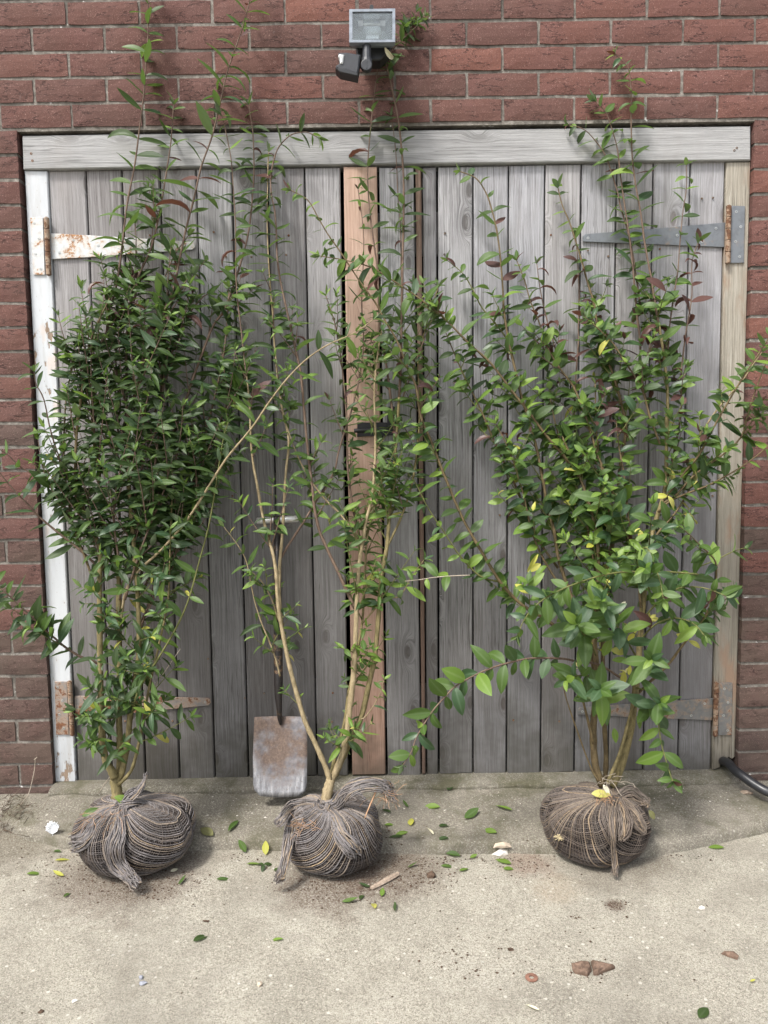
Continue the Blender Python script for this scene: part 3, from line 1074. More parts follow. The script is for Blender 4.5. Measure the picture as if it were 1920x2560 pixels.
hinge(gate_r, [(1826, 658), (1860, 657), (1863, 515), (1829, 514)],
      [(1457, 604), (1640, 611), (1811, 618), (1813, 556), (1640, 571), (1463, 585), (1457, 590)], (1822, 514, 1819, 659, 0.0085),
      [(1841, 529, 1), (1852, 567, 1), (1839, 604, 1), (1849, 642, 1), (1790, 571, 0), (1693, 588, 0), (1755, 604, 0), (1470, 595, 0)],
      (M_HINGE_G, M_HINGE_G, M_RUST), 'dull grey galvanised strap hinge')
hinge(gate_r, [(1795, 1838), (1829, 1838), (1832, 1707), (1797, 1707)],
      [(1444, 1786), (1600, 1794), (1781, 1801), (1783, 1746), (1600, 1758), (1450, 1769), (1444, 1774)], (1791, 1706, 1788, 1840, 0.0085),
      [(1811, 1722, 1), (1820, 1756, 1), (1809, 1789, 1), (1819, 1826, 1), (1762, 1759, 0), (1728, 1789, 0), (1456, 1779, 0)],
      (M_HINGE_M, M_HINGE_M, M_RUST), 'grey strap hinge with rust flecks and a rusty tip')
# screws and nails through the planks
for (u, v) in ((1470, 626), (1650, 622), (1783, 494), (1755, 496), (1022, 1241), (1832, 1240)):
    if u < 1790:
        screw(u, v, YP - 0.0045, gate_r, 0.0035, 'nail')
for (u, v) in ((520, 1647), (612, 1745), (374, 588), (378, 646), (398, 640)):
    screw(u, v, YP - 0.0035, gate_l, 0.0035, 'nail')

rn = random.Random(21)
for g, TT, BB in ((gate_l, LT, LB), (gate_r, RT, RB)):
    for i in range(8):
        for v in (585, 640, 1238, 1290, 1728, 1800):
            if rn.random() < .45:
                continue
            t = (v - 420) / 1520
            a_, c_ = TT[i] + (BB[i] - TT[i]) * t, TT[i + 1] + (BB[i + 1] - TT[i + 1]) * t
            screw(a_ + (c_ - a_) * rn.choice([.2, .5, .8]) + rn.uniform(-5, 5), v + rn.uniform(-6, 6), YP - .0026, g, 0.0038, 'nail')

# black latch across the two gates
b = MB()
prism(b, quad_px([(893, 1092), (985, 1088), (985, 1056), (893, 1056)], YP - .0175), 0.006, 0.001)
la = b.build('latch', M_TAPE, gate_r, origin=P(893, 1092, YP - .0175))
b = MB()
prism(b, quad_px([(968, 1088), (992, 1086), (992, 1018), (980, 1015), (968, 1018)], YP - .024), 0.006, 0.001)
b.build('latch_handle', M_TAPE, la, origin=P(968, 1088, YP - .024))
b = MB()
tube(b, [P(885, 1077, YP - .026), P(960, 1073, YP - .026)], 0.007, 8)
b.build('latch_bolt', M_TAPE, la, origin=P(885, 1077, YP - .026))

# ------------------------------------------------------------------ security floodlight
flood = thing('security_floodlight', 'grey halogen security floodlight with motion sensor on brick wall above gates', 'floodlight', P(930, 108, 0))
YL = -0.150
fc = [(873, 106), (988, 105), (988, 21), (873, 23)]
gi = [(881, 100), (981, 99), (981, 28), (881, 29)]
F = quad_px(fc, YL)
I = quad_px(gi, YL)
b = MB()
vs_ = F + I + [p + Vector((0, .012, 0)) for p in I] + [p + Vector((0, 0.022, 0)) for p in F]
cF = sum(F, Vector()) / 4
back = [cF + (p - cF) * 0.62 + Vector((0, 0.085, 0)) for p in F]
vs_ += back
fs = []
for k in range(4):
    j = (k + 1) % 4
    fs += [(k, j, 4 + j, 4 + k), (4 + k, 4 + j, 8 + j, 8 + k), (j, k, 12 + k, 12 + j), (12 + j, 12 + k, 16 + k, 16 + j)]
fs.append((19, 18, 17, 16))
b.add(vs_, fs)
b.build('housing', M_LAMPFRAME, flood, origin=cF)
# reflector: four facets going in
b = MB()
J = [p + Vector((0, .011, 0)) for p in I]
cI = sum(J, Vector()) / 4
K = [cI + Vector(((p.x - cI.x) * 0.34, 0.05, (p.z - cI.z) * 0.16)) for p in J]
nn = 10
for k in range(4):
    j = (k + 1) % 4
    for q in range(nn):     # fluted facets
        a0, a1 = J[k].lerp(J[j], q / nn), J[k].lerp(J[j], (q + 1) / nn)
        b0, b1 = K[k].lerp(K[j], q / nn), K[k].lerp(K[j], (q + 1) / nn)
        am, bm_ = a0.lerp(a1, .5) + Vector((0, .0012, 0)), b0.lerp(b1, .5) + Vector((0, .0012, 0))
        b.add([a0, am, bm_, b0, a1, b1], [(0, 1, 2, 3), (1, 4, 5, 2)])
b.add(K, [(0, 1, 2, 3)])
rf = b.build('reflector', M_REFLECT, flood, origin=cI)
b = MB()
tube(b, [P(905, 62, YL + .028), P(957, 61, YL + .028)], 0.0045, 10)
b.build('lamp_tube', M_QUARTZ, flood, smooth=True, origin=P(905, 62, YL + .028))
for u in (901, 957):
    b = MB()
    c = P(u, 61, YL + .024)
    box(b, (c.x - .007, c.y - .006, c.z - .008), (c.x + .007, c.y + .02, c.z + .008))
    b.build('lamp_socket', M_WHITEPL, flood, origin=c)
b = MB()
gl = quad_px(gi, YL + .004)
prism(b, gl, 0.003)
b.build('lamp_glass', M_GLASS, flood, origin=gl[0])
b = MB()
prism(b, quad_px([(924, 22), (934, 22), (934, 14), (931, 11), (927, 11), (924, 14)], YL + .006), 0.02, 0.001)
b.build('clip', M_BLACKPL, flood, origin=P(924, 22, YL))
# bracket to the wall
b = MB()
prism(b, quad_px([(892, 128), (893, 150), (950, 150), (960, 140), (976, 126), (977, 104), (888, 104)][::1], YL + .05), 0.055, 0.003)
c = P(930, 118, 0)
box(b, (c.x - .045, -0.052, c.z - .045), (c.x + .045, 0.0, c.z + .045))
b.build('wall_bracket', M_BLACKPL, flood, origin=P(930, 120, YL + .05))
b = MB()
tube(b, [P(917, 106, YL + .02), P(917, 150, YL + .015)], 0.013, 12)
tube(b, [P(917, 150, YL + .015), P(917, 164, YL + .012)], 0.0165, 12)
b.build('sensor_arm', M_GREYPL, flood, smooth=False, origin=P(917, 106, YL + .02))
b = MB()
c = P(916, 161, YL - .006)
tube(b, [c + Vector((0, .02, 0)), c + Vector((0, .001, 0)), c], [.0165, .0165, .0145], 20)
box(b, (c.x - .0015, c.y - .0016, c.z - .010), (c.x + .0015, c.y + .001, c.z + .010))
b.build('sensor_knob', M_GREYPL, flood, origin=c)
# motion sensor: wedge body, hooded, white lens
b = MB()
prism(b, quad_px([(839, 169), (850, 178), (893, 188), (897, 172), (901, 136), (866, 130), (846, 131), (845, 137), (850, 145), (848, 158), (840, 163)], YL - .012), 0.045, 0.004)
ms = b.build('motion_sensor', M_GREYPL, flood, origin=P(839, 169, YL - .012))
b = MB()
prism(b, quad_px([(850, 158), (857, 158), (861, 136), (848, 134), (845, 140), (849, 146)], YL - .0165), 0.02, 0.003)
b.build('sensor_lens', M_WHITEPL, ms, origin=P(850, 158, YL - .0165))
b = MB()
prism(b, quad_px([(838, 170), (849, 180), (894, 190), (895, 182), (862, 170)], YL - .0145), 0.046, 0.002)
b.build('sensor_hood', M_BLACKPL, ms, origin=P(838, 170, YL - .0145))

# ------------------------------------------------------------------ shovel leaning on the gate


def ysh(v):
    return np.interp(v, [1300, 1990], [-0.012, -0.135])


sh = thing('shovel', 'old rusty square-mouth shovel leaning on gate behind middle shrub', 'shovel', P(699, 1990, -.135))
b = MB()
nu, nv = 13, 15
out = {}
vs_ = []
for j in range(nv):
    t = j / (nv - 1)
    for i in range(nu):
        s = i / (nu - 1)
        v = 1990 - 197 * t
        l, r = np.interp(t, [0, .05, .12, .5, 1], [650, 638, 633, 632, 636]), np.interp(t, [0, .05, .12, .5, 1], [752, 763, 767, 768, 768])
        u = l + (r - l) * s
        if j == 0:
            v -= 0
        bow = 1 - (2 * s - 1) ** 2
        v += (3.5 * bow if t < .3 else 0) - (2.0 * bow if t > .95 else 0)
        y = ysh(v) + 0.016 * bow * (0.35 + 0.65 * t) - 0.004 - 0.012 * (1 - t) ** 2
        vs_.append(P(u, v, y))
fs = [(j * nu + i, j * nu + i + 1, (j + 1) * nu + i + 1, (j + 1) * nu + i) for j in range(nv - 1) for i in range(nu - 1)]
N0 = len(vs_)
vs2 = vs_ + [p + Vector((0, .0022, 0)) for p in vs_]
fs2 = fs + [tuple(reversed([k + N0 for k in f])) for f in fs]
rim = [i for i in range(nu)] + [j * nu + nu - 1 for j in range(1, nv)] + [(nv - 1) * nu + i for i in range(nu - 2, -1, -1)] + [j * nu for j in range(nv - 2, 0, -1)]
for k in range(len(rim)):
    a_, c_ = rim[k], rim[(k + 1) % len(rim)]
    fs2.append((c_, a_, a_ + N0, c_ + N0))
b.add(vs2, fs2)
b.build('blade', M_BLADE, sh, smooth=True, origin=P(699, 1990, -.135))
b = MB()
tube(b, spline([P(702, 1812, ysh(1812) + .006), P(699, 1790, ysh(1790) + .001), P(698, 1770, ysh(1770) - .004), P(696, 1730, ysh(1730) - .004), P(696, 1690, ysh(1690) - .003), P(695.5, 1650, ysh(1650)), P(695, 1560, ysh(1560))], 4),
     list(np.interp(np.arange(25), [0, 3, 8, 14, 24], [.004, .0085, .0095, .0148, .0150])), 12)
b.build('socket', M_SHAFT, sh, smooth=True, origin=P(699, 1790, -.1))
b = MB()
tube(b, [P(695, 1562, ysh(1562)), P(694, 1450, ysh(1450)), P(693, 1318, ysh(1318))], [.0135, .013, .012], 12)
b.build('shaft', M_SHAFT, sh, smooth=True, origin=P(695, 1562, ysh(1562)))
b = MB()
a_, c_ = P(642, 1302, ysh(1302) - .002), P(746, 1297, ysh(1300) - .002)
tube(b, [a_.lerp(c_, t) for t in (0, .02, .3, .5, .7, .98, 1)], [.009, .0112, .0108, .0102, .0108, .0112, .009], 14)
b.build('handle_grip', M_GRIP, sh, smooth=True, origin=a_)
b = MB()
mid = a_.lerp(c_, .49)
tube(b, [mid.lerp(a_, .16), mid.lerp(c_, .16)], [.0135, .0135], 14)
tube(b, [mid, P(693.5, 1322, ysh(1322))], [.013, .0125], 12)
b.build('handle_collar', M_SHAFT, sh, smooth=False, origin=mid)

# ------------------------------------------------------------------ leaves


def leaf_shape(width, droop, fold, twist, tip=1.0, n=7):
    ts_ = [0, .06, .18, .36, .56, .76, .91, 1.0]
    v_, rib = [], []
    ang = 0.0
    p = np.array([0., 0.])
    prev = 0
    cen = []
    for t in ts_:
        ang = -droop * t
        p = p + (t - prev) * np.array([math.cos(ang), math.sin(ang)])
        prev = t
        cen.append((p.copy(), ang))
    for t, (c, an) in zip(ts_, cen):
        w = width * (math.sin(math.pi * min(1, t ** 0.86)) ** 0.85) * 0.5 if 0 < t < 1 else 0.0
        if t == 0:
            w = width * 0.04
        if t == 1:
            w = 0.002
        tw = twist * t
        up = np.array([-math.sin(an), math.cos(an)])
        for s in (-1, -0.5, 0, 0.5, 1):
            x = s * w * math.cos(tw)
            h = abs(s) * w * fold + s * w * math.sin(tw)
            h -= (abs(s) == 1) * w * 0.10
            v_.append((x, c[0] + up[0] * h, c[1] + up[1] * h))
            rib.append(1.0 if s == 0 else (0.5 if abs(s) < 1 else 0.0))
    f_ = []
    for i in range(len(ts_) - 1):
        for k in range(4):
            a = i * 5 + k
            f_.append((a, a + 1, a + 6, a + 5))
    return np.array(v_), f_, rib


NARROW = [leaf_shape(.29, .55, .35, .25), leaf_shape(.25, .95, .45, -.3), leaf_shape(.32, .30, .30, .1), leaf_shape(.23, 1.25, .6, .6), leaf_shape(.28, .1, .5, -.7), leaf_shape(.30, -.35, .3, .3), leaf_shape(.22, .8, .7, .9), leaf_shape(.36, .45, .25, -.25)]
BROAD = [leaf_shape(.44, .45, .28, .2), leaf_shape(.40, .8, .35, -.3), leaf_shape(.46, .2, .22, .1), leaf_shape(.42, 1.0, .4, .4), leaf_shape(.44, -.25, .25, -.2), leaf_shape(.40, .35, .45, .5), leaf_shape(.34, .9, .6, .7), leaf_shape(.50, .3, .2, -.15)]
CURLED = [leaf_shape(.26, 1.9, .9, .7), leaf_shape(.28, 1.4, 1.1, -.8)]
SHAPES = {'narrow': NARROW, 'broad': BROAD, 'curled': CURLED}
LM = {}


def leaf_mesh(shape, k, tone):
    key = (shape, k, tone)
    if key not in LM:
        b_ = MB()
        s = SHAPES[shape][k]
        b_.add(s[0], s[1], 0, s[2])
        LM[key] = b_.mesh('leaf', [LEAF[tone]], True)
    return LM[key]


def frame_mat(D, N, L):
    D = D.normalized()
    N = (N - D * N.dot(D))
    if N.length < 1e-4:
        N = D.orthogonal()
    N.normalize()
    X = D.cross(N)
    return Matrix(((X.x * L, D.x * L, N.x * L, 0), (X.y * L, D.y * L, N.y * L, 0), (X.z * L, D.z * L, N.z * L, 0), (0, 0, 0, 1)))


class Plant:
    def __init__(self, name, label, base, group):
        self.t = thing(name, label, 'shrub', base, group)
        self.base = Vector(base)
        self.leaves = []      # (matrix, shape, k, tone, size score)
        self.rr = random.Random(len(label))
        self.big = 1.18
        self.tw = (.62, 1.4)
        self.nf = .62

    def leaf(self, pos, D, N, L, shape, tone):
        if pos.y > 0.0:
            pos = Vector((pos.x, -0.002, pos.z))
        e = pos + D.normalized() * L
        if e.y > 0.008:
            D = Vector((D.x, D.y - (e.y - 0.0) / L, D.z))
        L *= self.big
        k = self.rr.randrange(len(SHAPES[shape]))
        M = Matrix.Translation(pos) @ frame_mat(D, N, L)
        dist = pos.y - CAM[1]
        self.leaves.append((M, shape, k, tone, L / dist))

    def clothe(self, pts, L0, L1, spacing, shape, tones, start=0.0, end=1.0, jit=0.36, skip=0.06, tip=True, front=0.0, ang=(48, 80), tipsmall=0.55):
        """opposite leaf pairs along a shoot; tones: list of (fraction limit, [weights])"""
        rr = self.rr
        seg = [0.0]
        for a, b_ in zip(pts[:-1], pts[1:]):
            seg.append(seg[-1] + (b_ - a).length)
        tot = seg[-1]
        s = tot * start + spacing * rr.uniform(.2, .8)
        q = rr.uniform(0, math.pi)
        while s < tot * end - 0.004:
            i = max(0, min(len(pts) - 2, next((k for k in range(len(seg) - 1) if seg[k + 1] >= s), len(pts) - 2)))
            f = (s - seg[i]) / max(1e-6, seg[i + 1] - seg[i])
            p = pts[i].lerp(pts[i + 1], f)
            T = (pts[i + 1] - pts[i]).normalized()
            fr = s / tot
            L = L0 + (L1 - L0) * fr
            if fr > 0.85:
                L *= 1 - (fr - .85) / .15 * (1 - tipsmall)
            A0 = T.cross(Vector((0, 1, 0)))
            if A0.length < .1:
                A0 = T.cross(Vector((1, 0, 0)))
            A0.normalize()
            B0 = T.cross(A0)
            for side in (0, 1):
                if rr.random() < skip:
                    continue
                w = q + side * math.pi + rr.uniform(-.35, .35)
                A = (A0 * math.cos(w) + B0 * (math.sin(w) * .62)).normalized()
                if front:
                    A = (A + Vector((0, -front, 0)))
                    A.normalize()
                th = math.radians(rr.uniform(*ang))
                D = T * math.cos(th) + A * math.sin(th) + Vector((0, 0, -0.10 + rr.uniform(-.12, .12)))
                N = T * 0.3 + Vector((rr.uniform(-.4, .4), -0.6 + rr.uniform(-.6, .4), 0.6))
                tn = tones(fr, p, rr)
                shp = 'curled' if tn == 'purple' and rr.random() < .4 else shape
                self.leaf(p, D, N, L * rr.uniform(1 - jit, 1 + jit), shp, tn)
            q += math.pi / 2 + rr.uniform(-.25, .25)
            s += spacing * rr.uniform(.75, 1.25) * (1 - .35 * max(0, (fr - .8) / .2))
        if tip:
            T = (pts[-1] - pts[-2]).normalized()
            for k in range(4):
                w = k * math.pi / 2 + rr.uniform(-.4, .4)
                A = T.orthogonal().normalized()
                A = Matrix.Rotation(w, 3, T) @ A
                th = math.radians(rr.uniform(15, 50))
                self.leaf(pts[-1], T * math.cos(th) + A * math.sin(th), A * -1 + T + Vector((0, -.3, .3)), L1 * rr.uniform(.4, .8), shape, tones(1.0, pts[-1], rr))

    def stem(self, pts, r0, r1, mat, name='stem', sides=7):
        b_ = MB()
        n = len(pts)
        rad = []
        for i in range(n):
            t = i / (n - 1)
            rad.append((r0 + (r1 - r0) * t) * (1 + 0.12 * noise.noise((i * 1.7, r0 * 900, pts[0].x * 30)) + (0.13 if (i + int(r0 * 9000)) % 5 == 0 else 0)))
        tube(b_, pts, rad, sides)
        return b_.build(name, mat, self.t, smooth=True, origin=pts[0])

    def stem2(self, pts, r0, r1, ma, mb_, f, sides=8, pw=0.62):
        n = len(pts)
        k = max(3, min(n - 3, int(n * f)))
        rm = r1 + (r0 - r1) * (1 - f) ** (1 / pw)
        self.stem(pts[:k + 1], r0, rm, ma, 'stem', sides)
        self.stem(pts[k:], rm, r1, mb_, 'stem', 6)

    def twigs(self, pts, n, lo, hi, Lr, leafL, spacing, shape, tones, mat, rise=(25, 60), front=0.0, spread=1.0, skip=.05):
        rr = self.rr
        n = int(n * self.nf + .5)
        low_ = rise[0] >= 40
        for _ in range(n):
            f = rr.uniform(lo, hi)
            x = f * (len(pts) - 1)
            i = min(len(pts) - 2, int(x))
            p = pts[i].lerp(pts[i + 1], x - i)
            T = (pts[i + 1] - pts[i]).normalized()
            w = rr.uniform(0, 2 * math.pi)
            A = Vector((math.cos(w) * spread, math.sin(w) * .8 - front, 0))
            if p.y > -.07 and A.y > 0:
                A.y *= -0.4
            A.normalize()
            th = math.radians(rr.uniform(*rise)) * (1.0 if low_ else self.tw[0])
            L = rr.uniform(*Lr) * (1.0 if low_ else self.tw[1]) * (1 - .45 * (f - lo) / max(.01, hi - lo))
            D = (T * math.cos(th) + A * math.sin(th)).normalized()
            bend = Vector((rr.uniform(-.15, .15), rr.uniform(-.15, .1), rr.uniform(.0, .55)))
            q = [p]
            d = D.copy()
            m = 6
            for k in range(m):
                d = (d + bend / m + Vector((rr.uniform(-.05, .05), rr.uniform(-.05, .05), 0))).normalized()
                nx_ = q[-1] + d * (L / m)
                if nx_.y > -.012:
                    nx_.y = -.012
                q.append(nx_)
            self.stem(q, .0016 + .004 * L, .0008, mat, 'twig', 5)
            self.clothe(q, leafL * rr.uniform(.8, 1.15), leafL * rr.uniform(.75, 1.0), spacing, shape, tones, start=.08, front=front * .5, skip=skip)

    def finish(self):
        self.leaves.sort(key=lambda l: -l[4])
        inv = Matrix.Translation(-self.base)
        for M, shape, k, tone, _ in self.leaves[:300]:
            o = bpy.data.objects.new('leaf', leaf_mesh(shape, k, tone))
            COL.objects.link(o)
            o.parent = self.t
            o.matrix_local = inv @ M
        names = list(LEAF)
        b_ = MB()
        for M, shape, k, tone, _ in self.leaves[300:]:
            V, Fc, rib = SHAPES[shape][k]
            A = np.array(M)
            W = V @ A[:3, :3].T + A[:3, 3]
            b_.add(W.tolist(), Fc, names.index(tone), rib)
        o = b_.build('foliage', [LEAF[k] for k in names], self.t, smooth=True, origin=self.base)
        kind(o, 'stuff')
        return len(self.leaves)


def pick(rr, table):
    x = rr.random() * sum(w for _, w in table)
    for k, w in table:
        x -= w
        if x <= 0:
            return k
    return table[-1][0]


def depth_line(v, base=-0.315, top=-0.055, vb=1960, vt=500):
    t = (vb - v) / (vb - vt)
    return base + (top - base) * min(1.05, max(0, t))


def trace(px, off=0.0, y0=None, y1=None, per=4):
    """a shoot through points seen on the photo; depth falls back from root ball towards the gate, or y0 -> y1 along it"""
    n = len(px)
    out_ = []
    for i, (u, v) in enumerate(px):
        if y0 is None:
            y = depth_line(v) + off
        else:
            y = y0 + (y1 - y0) * i / (n - 1)
        out_.append(P(u, v, min(y, -0.012)))
    return spline(out_, per)


# ------------------------------------------------------------------ root ball in netting, shared by the three shrubs
class Ball:
    def __init__(self, plant, u0, u1, vtop, vbot, yc, knot_px, cloth_az, mat, seed, lobe):
        self.rr = random.Random(seed)
        self.plant = plant
        self.seed = seed
        a, c = P(u0, (vtop + vbot) / 2, yc), P(u1, (vtop + vbot) / 2, yc)
        self.rx = (c.x - a.x) / 2
        self.ry = self.rx * 0.92
        zt = P((u0 + u1) / 2, vtop, yc + self.ry * .3).z
        self.zb = DRIVE_Z + 0.001
        self.h = zt - self.zb
        self.c = Vector(((a.x + c.x) / 2, yc, self.zb))
        self.k = P(knot_px[0], knot_px[1], yc - self.ry * .25)
        self.az0 = math.radians(cloth_az)
        self.lobe = lobe
        self.mat = mat

    def S(self, al, az, off=0.0):
        """al 0 = under the ball .. pi = at the knot"""
        s, c = math.sin(al), -math.cos(al)
        prof = s ** (0.40 if c < 0 else 0.66)
        z = 0.5 * (1 + c)
        z = z ** 0.92
        ca, sa = math.cos(az), math.sin(az)
        lob = 1.0
        for (ang, amp, wdt) in self.lobe:
            dd = math.atan2(math.sin(az - math.radians(ang)), math.cos(az - math.radians(ang)))
            lob += amp * math.exp(-(dd / wdt) ** 2)
        wob = 0.10 * noise.noise((ca * 1.5 + self.seed, sa * 1.5, z * 2.2)) + 0.035 * noise.noise((ca * 4 + self.seed, sa * 4, z * 5))
        pw = az * 8 + 5 * noise.noise((ca * 1.4, sa * 1.4, self.seed))
        pleat = (0.055 * math.sin(pw) + .03 * math.sin(2.3 * pw + self.seed)) * min(1, max(0, (z - .25)) * 1.5)
        r = prof * lob * (1 + wob + pleat) * (1 - 0.06 * z)
        p = Vector((self.c.x + (self.rx * r + off * s) * ca, self.c.y + (self.ry * r + off * s) * sa, self.zb + self.h * z * (1 + wob * .5) + off * max(c, 0)))
        t = max(0.0, (al - 2.2) / (math.pi - 2.2)) ** 1.25
        q = self.k + Vector((0.012 * ca, 0.012 * sa, off * .5))
        p = p.lerp(q, t * 0.92)
        if p.z < self.zb + 0.001:
            p.z = self.zb + 0.001
        gz = ground_z(p.x, p.y) + 0.001
        if p.z < gz and al < 1.5:
            p.z = gz
        return p

    def build(self):
        b = MB()
        na, nz = 64, 40
        for j in range(nz + 1):
            al = math.pi * (0.02 + 0.98 * j / nz)
            for i in range(na):
                b.v.append(tuple(self.S(al, 2 * math.pi * i / na, -.0015)))
                b.rib.append(0.0)
        for j in range(nz):
            for i in range(na):
                i2 = (i + 1) % na
                b.f.append((j * na + i, j * na + i2, (j + 1) * na + i2, (j + 1) * na + i))
                b.m.append(0)
        self.ob = b.build('root_ball', M_EARTH, self.plant, smooth=True, origin=self.c)
        # the threads of the square cloth drawn up round it: parallel in the cloth, loops and fans on the ball
        R = 1.0
        for warp, mat, nthr, rad, off in ((True, self.mat, 92, 0.00125, .0009), (False, M_WEFT, 120, 0.0009, .0011)):
            t_ = MB()
            cs = np.linspace(-.985, .985, nthr)
            for c in cs:
                c = c + self.rr.uniform(-.5, .5) * (0.9 / nthr)
                half = math.sqrt(max(0.0, 1 - c * c)) * .985
                m = max(10, int(58 * half))
                pts = []
                for i in range(m + 1):
                    x = -half + 2 * half * i / m
                    px, py = (x, c) if warp else (c, x)
                    r = math.hypot(px, py)
                    az = math.atan2(py, px) + self.az0
                    wv = 0.10 * noise.noise((px * 3 + self.seed, py * 3, 0)) + .012 * noise.noise((px * 14 + self.seed, py * 14, 4))
                    al = math.pi * min(.99, r ** .92 + wv * r * (1 - r) * 2)
                    pts.append(self.S(al, az, off + rad * (.5 if warp else 0)))
                top = [p for p in pts]
                tube(t_, top, rad * self.rr.choice([.5, .8, 1, 1.1, 1.5, 1.9]), 4, cap=False)
            if warp:
                for _ in range(900):
                    al, az = self.rr.uniform(.7, 2.9), self.rr.uniform(0, 6.28)
                    p = self.S(al, az, .001)
                    d = Vector((self.rr.uniform(-1, 1), self.rr.uniform(-1, 1), self.rr.uniform(-1, 1))).normalized() * .009
                    q = self.S(al + self.rr.uniform(-.08, .08), az + self.rr.uniform(-.12, .12), .0035)
                    tube(t_, [p, p.lerp(q, .5) + d * .2, q + d * .35], .0005, 3, cap=False)
            o = t_.build('netting_thread', mat, self.ob, smooth=True, origin=self.c)
            kind(o, 'stuff')

    def on(self, u, v, off=0.006):
        """point of the ball's front under a pixel direction (marched along the line of sight)"""
        d = ray(u, v)
        best = None
        for y in np.linspace(self.c.y - self.ry * 1.35, self.c.y + self.ry * .4, 60):
            p = P(u, v, y)
            z = (p.z - self.zb) / self.h
            if z < 0.02:
                continue
            zz = min(.98, max(.02, z)) ** (1 / .92)
            al = math.acos(max(-1, min(1, 1 - 2 * zz)))
            az = math.atan2((p.y - self.c.y) / self.ry, (p.x - self.c.x) / self.rx)
            s = self.S(al, az, off)
            rs = math.hypot(s.x - self.c.x, s.y - self.c.y)
            rp = math.hypot(p.x - self.c.x, p.y - self.c.y)
            if rp <= rs:
                return p
            if best is None or rp - rs < best[0]:
                best = (rp - rs, p)
        return best[1]


def bundle(parent, pts, widths, n, mat, name, r=0.0016, twist=0.0, fray=0.0, layers=2, seed=1, normal=Vector((0, -1, .35))):
    rr = random.Random(seed)
    m = len(pts)
    n = max(6, int(n * .95))
    b = MB()
    W = [float(np.interp(i / (m - 1), np.linspace(0, 1, len(widths)), widths)) for i in range(m)]
    for ly in range(layers):
        for j in range(n):
            s = (j + .5) / n - .5
            ph = rr.uniform(0, 6)
            q = []
            stop = m if fray == 0 or rr.random() > .5 else max(3, m - rr.randrange(0, max(1, int(m * .22))))
            for i in range(stop):
                T = (pts[min(i + 1, m - 1)] - pts[max(i - 1, 0)]).normalized()
                Nn = (normal - T * normal.dot(T)).normalized()
                B_ = T.cross(Nn)
                w = twist * i / m
                cx, sx = math.cos(w), math.sin(w)
                t = i / (m - 1)
                fr = fray * max(0, (t - .75) / .25) + .05
                off = B_ * (s * W[i] * cx) + Nn * (s * W[i] * sx * .8 + ly * r * 2.2 + .25 * W[i] * (0.25 - s * s) * 1.2)
                off += B_ * (.0022 * math.sin(i * .5 + ph)) + Nn * (.0018 * math.sin(i * .63 + ph * 2)) + Vector((rr.uniform(-1, 1), rr.uniform(-1, 1), rr.uniform(-1, 1))) * fr * .01
                q.append(pts[i] + off)
            tube(b, q, r * rr.uniform(.7, 1.3), 4, cap=False)
    o = b.build(name, mat, parent, smooth=True, origin=pts[0])
    kind(o, 'stuff')
    return o


def fibres(parent, c, n, size, mat, seed, name='root_fibre', r=0.0006):
    rr = random.Random(seed)
    b = MB()
    for _ in range(n):
        p = Vector(c) + Vector((rr.gauss(0, size * .4), rr.gauss(0, size * .25), rr.gauss(0, size * .2)))
        d = Vector((rr.uniform(-1, 1), rr.uniform(-1, .2), rr.uniform(-.5, .6))).normalized()
        q = [p]
        for k in range(5):
            d = (d + Vector((rr.uniform(-.6, .6), rr.uniform(-.6, .6), rr.uniform(-.6, .5)))).normalized()
            q.append(q[-1] + d * size * .18)
        tube(b, q, r, 3, cap=False)
    return kind(b.build(name, mat, parent, origin=c), 'stuff')


GRP = 'root-balled privet shrubs along the gates'
# ---------------- left shrub
PL_SHARE = .50
pl = Plant('privet_shrub', 'tall dense dark green shrub leaning beside the white post', P(296, 1990, -.30), GRP)


pl.nf = PL_SHARE
pl.tw = (.52, 1.5)


def t_left(fr, p, rr):
    z = p.z
    if z > 1.5:
        tb = [('dark', 4), ('mid', 4), ('purple', .5), ('blue', .5)]
    elif z > .75:
        tb = [('dark', 7), ('blue', 1.4), ('mid', 2.2), ('light', .15), ('yellow', .02)]
    else:
        tb = [('dark', 4), ('mid', 3), ('blue', 2), ('light', .5), ('yellow', .22)]
    if fr > .93:
        tb = tb + [('light', 2.0), ('mid', 2)]
    return pick(rr, tb)


trunk = [P(293, 2012, -.345), P(293, 1985, -.34), P(289, 1955, -.33), P(287, 1935, -.32)]
pl.stem(spline(trunk, 4), .0175, .0145, M_BARK, 'trunk', 10)
S1 = trace([(287, 1945), (278, 1925), (266, 1906), (257, 1859), (253, 1782), (251, 1686), (249, 1531), (249, 1435), (251, 1377), (235, 1330), (201, 1256), (189, 1217), (189, 1140), (193, 1063), (204, 986), (216, 901), (231, 839), (255, 785), (275, 745)], -.03)
S2 = trace([(290, 1950), (299, 1915), (299, 1840), (297, 1763), (299, 1647), (297, 1531), (295, 1423), (270, 1377), (250, 1250), (247, 1179), (235, 1101), (231, 1024), (235, 966), (239, 909), (247, 870), (266, 831), (274, 777), (289, 723), (301, 650), (307, 602), (318, 509), (336, 417), (347, 336), (360, 231), (365, 150), (370, 81), (370, 0), (370, -35)], 0.0)
S3 = trace([(292, 1955), (303, 1935), (312, 1898), (320, 1848), (328, 1763), (339, 1686), (347, 1628), (345, 1500), (335, 1380), (325, 1250), (320, 1150), (322, 1044), (332, 1005), (347, 947), (359, 901), (378, 847), (405, 793), (432, 727), (447, 658), (459, 600), (469, 556), (486, 492), (503, 417), (530, 341), (550, 260), (567, 185), (584, 133), (608, 64), (625, 0), (634, -30)], -.02)
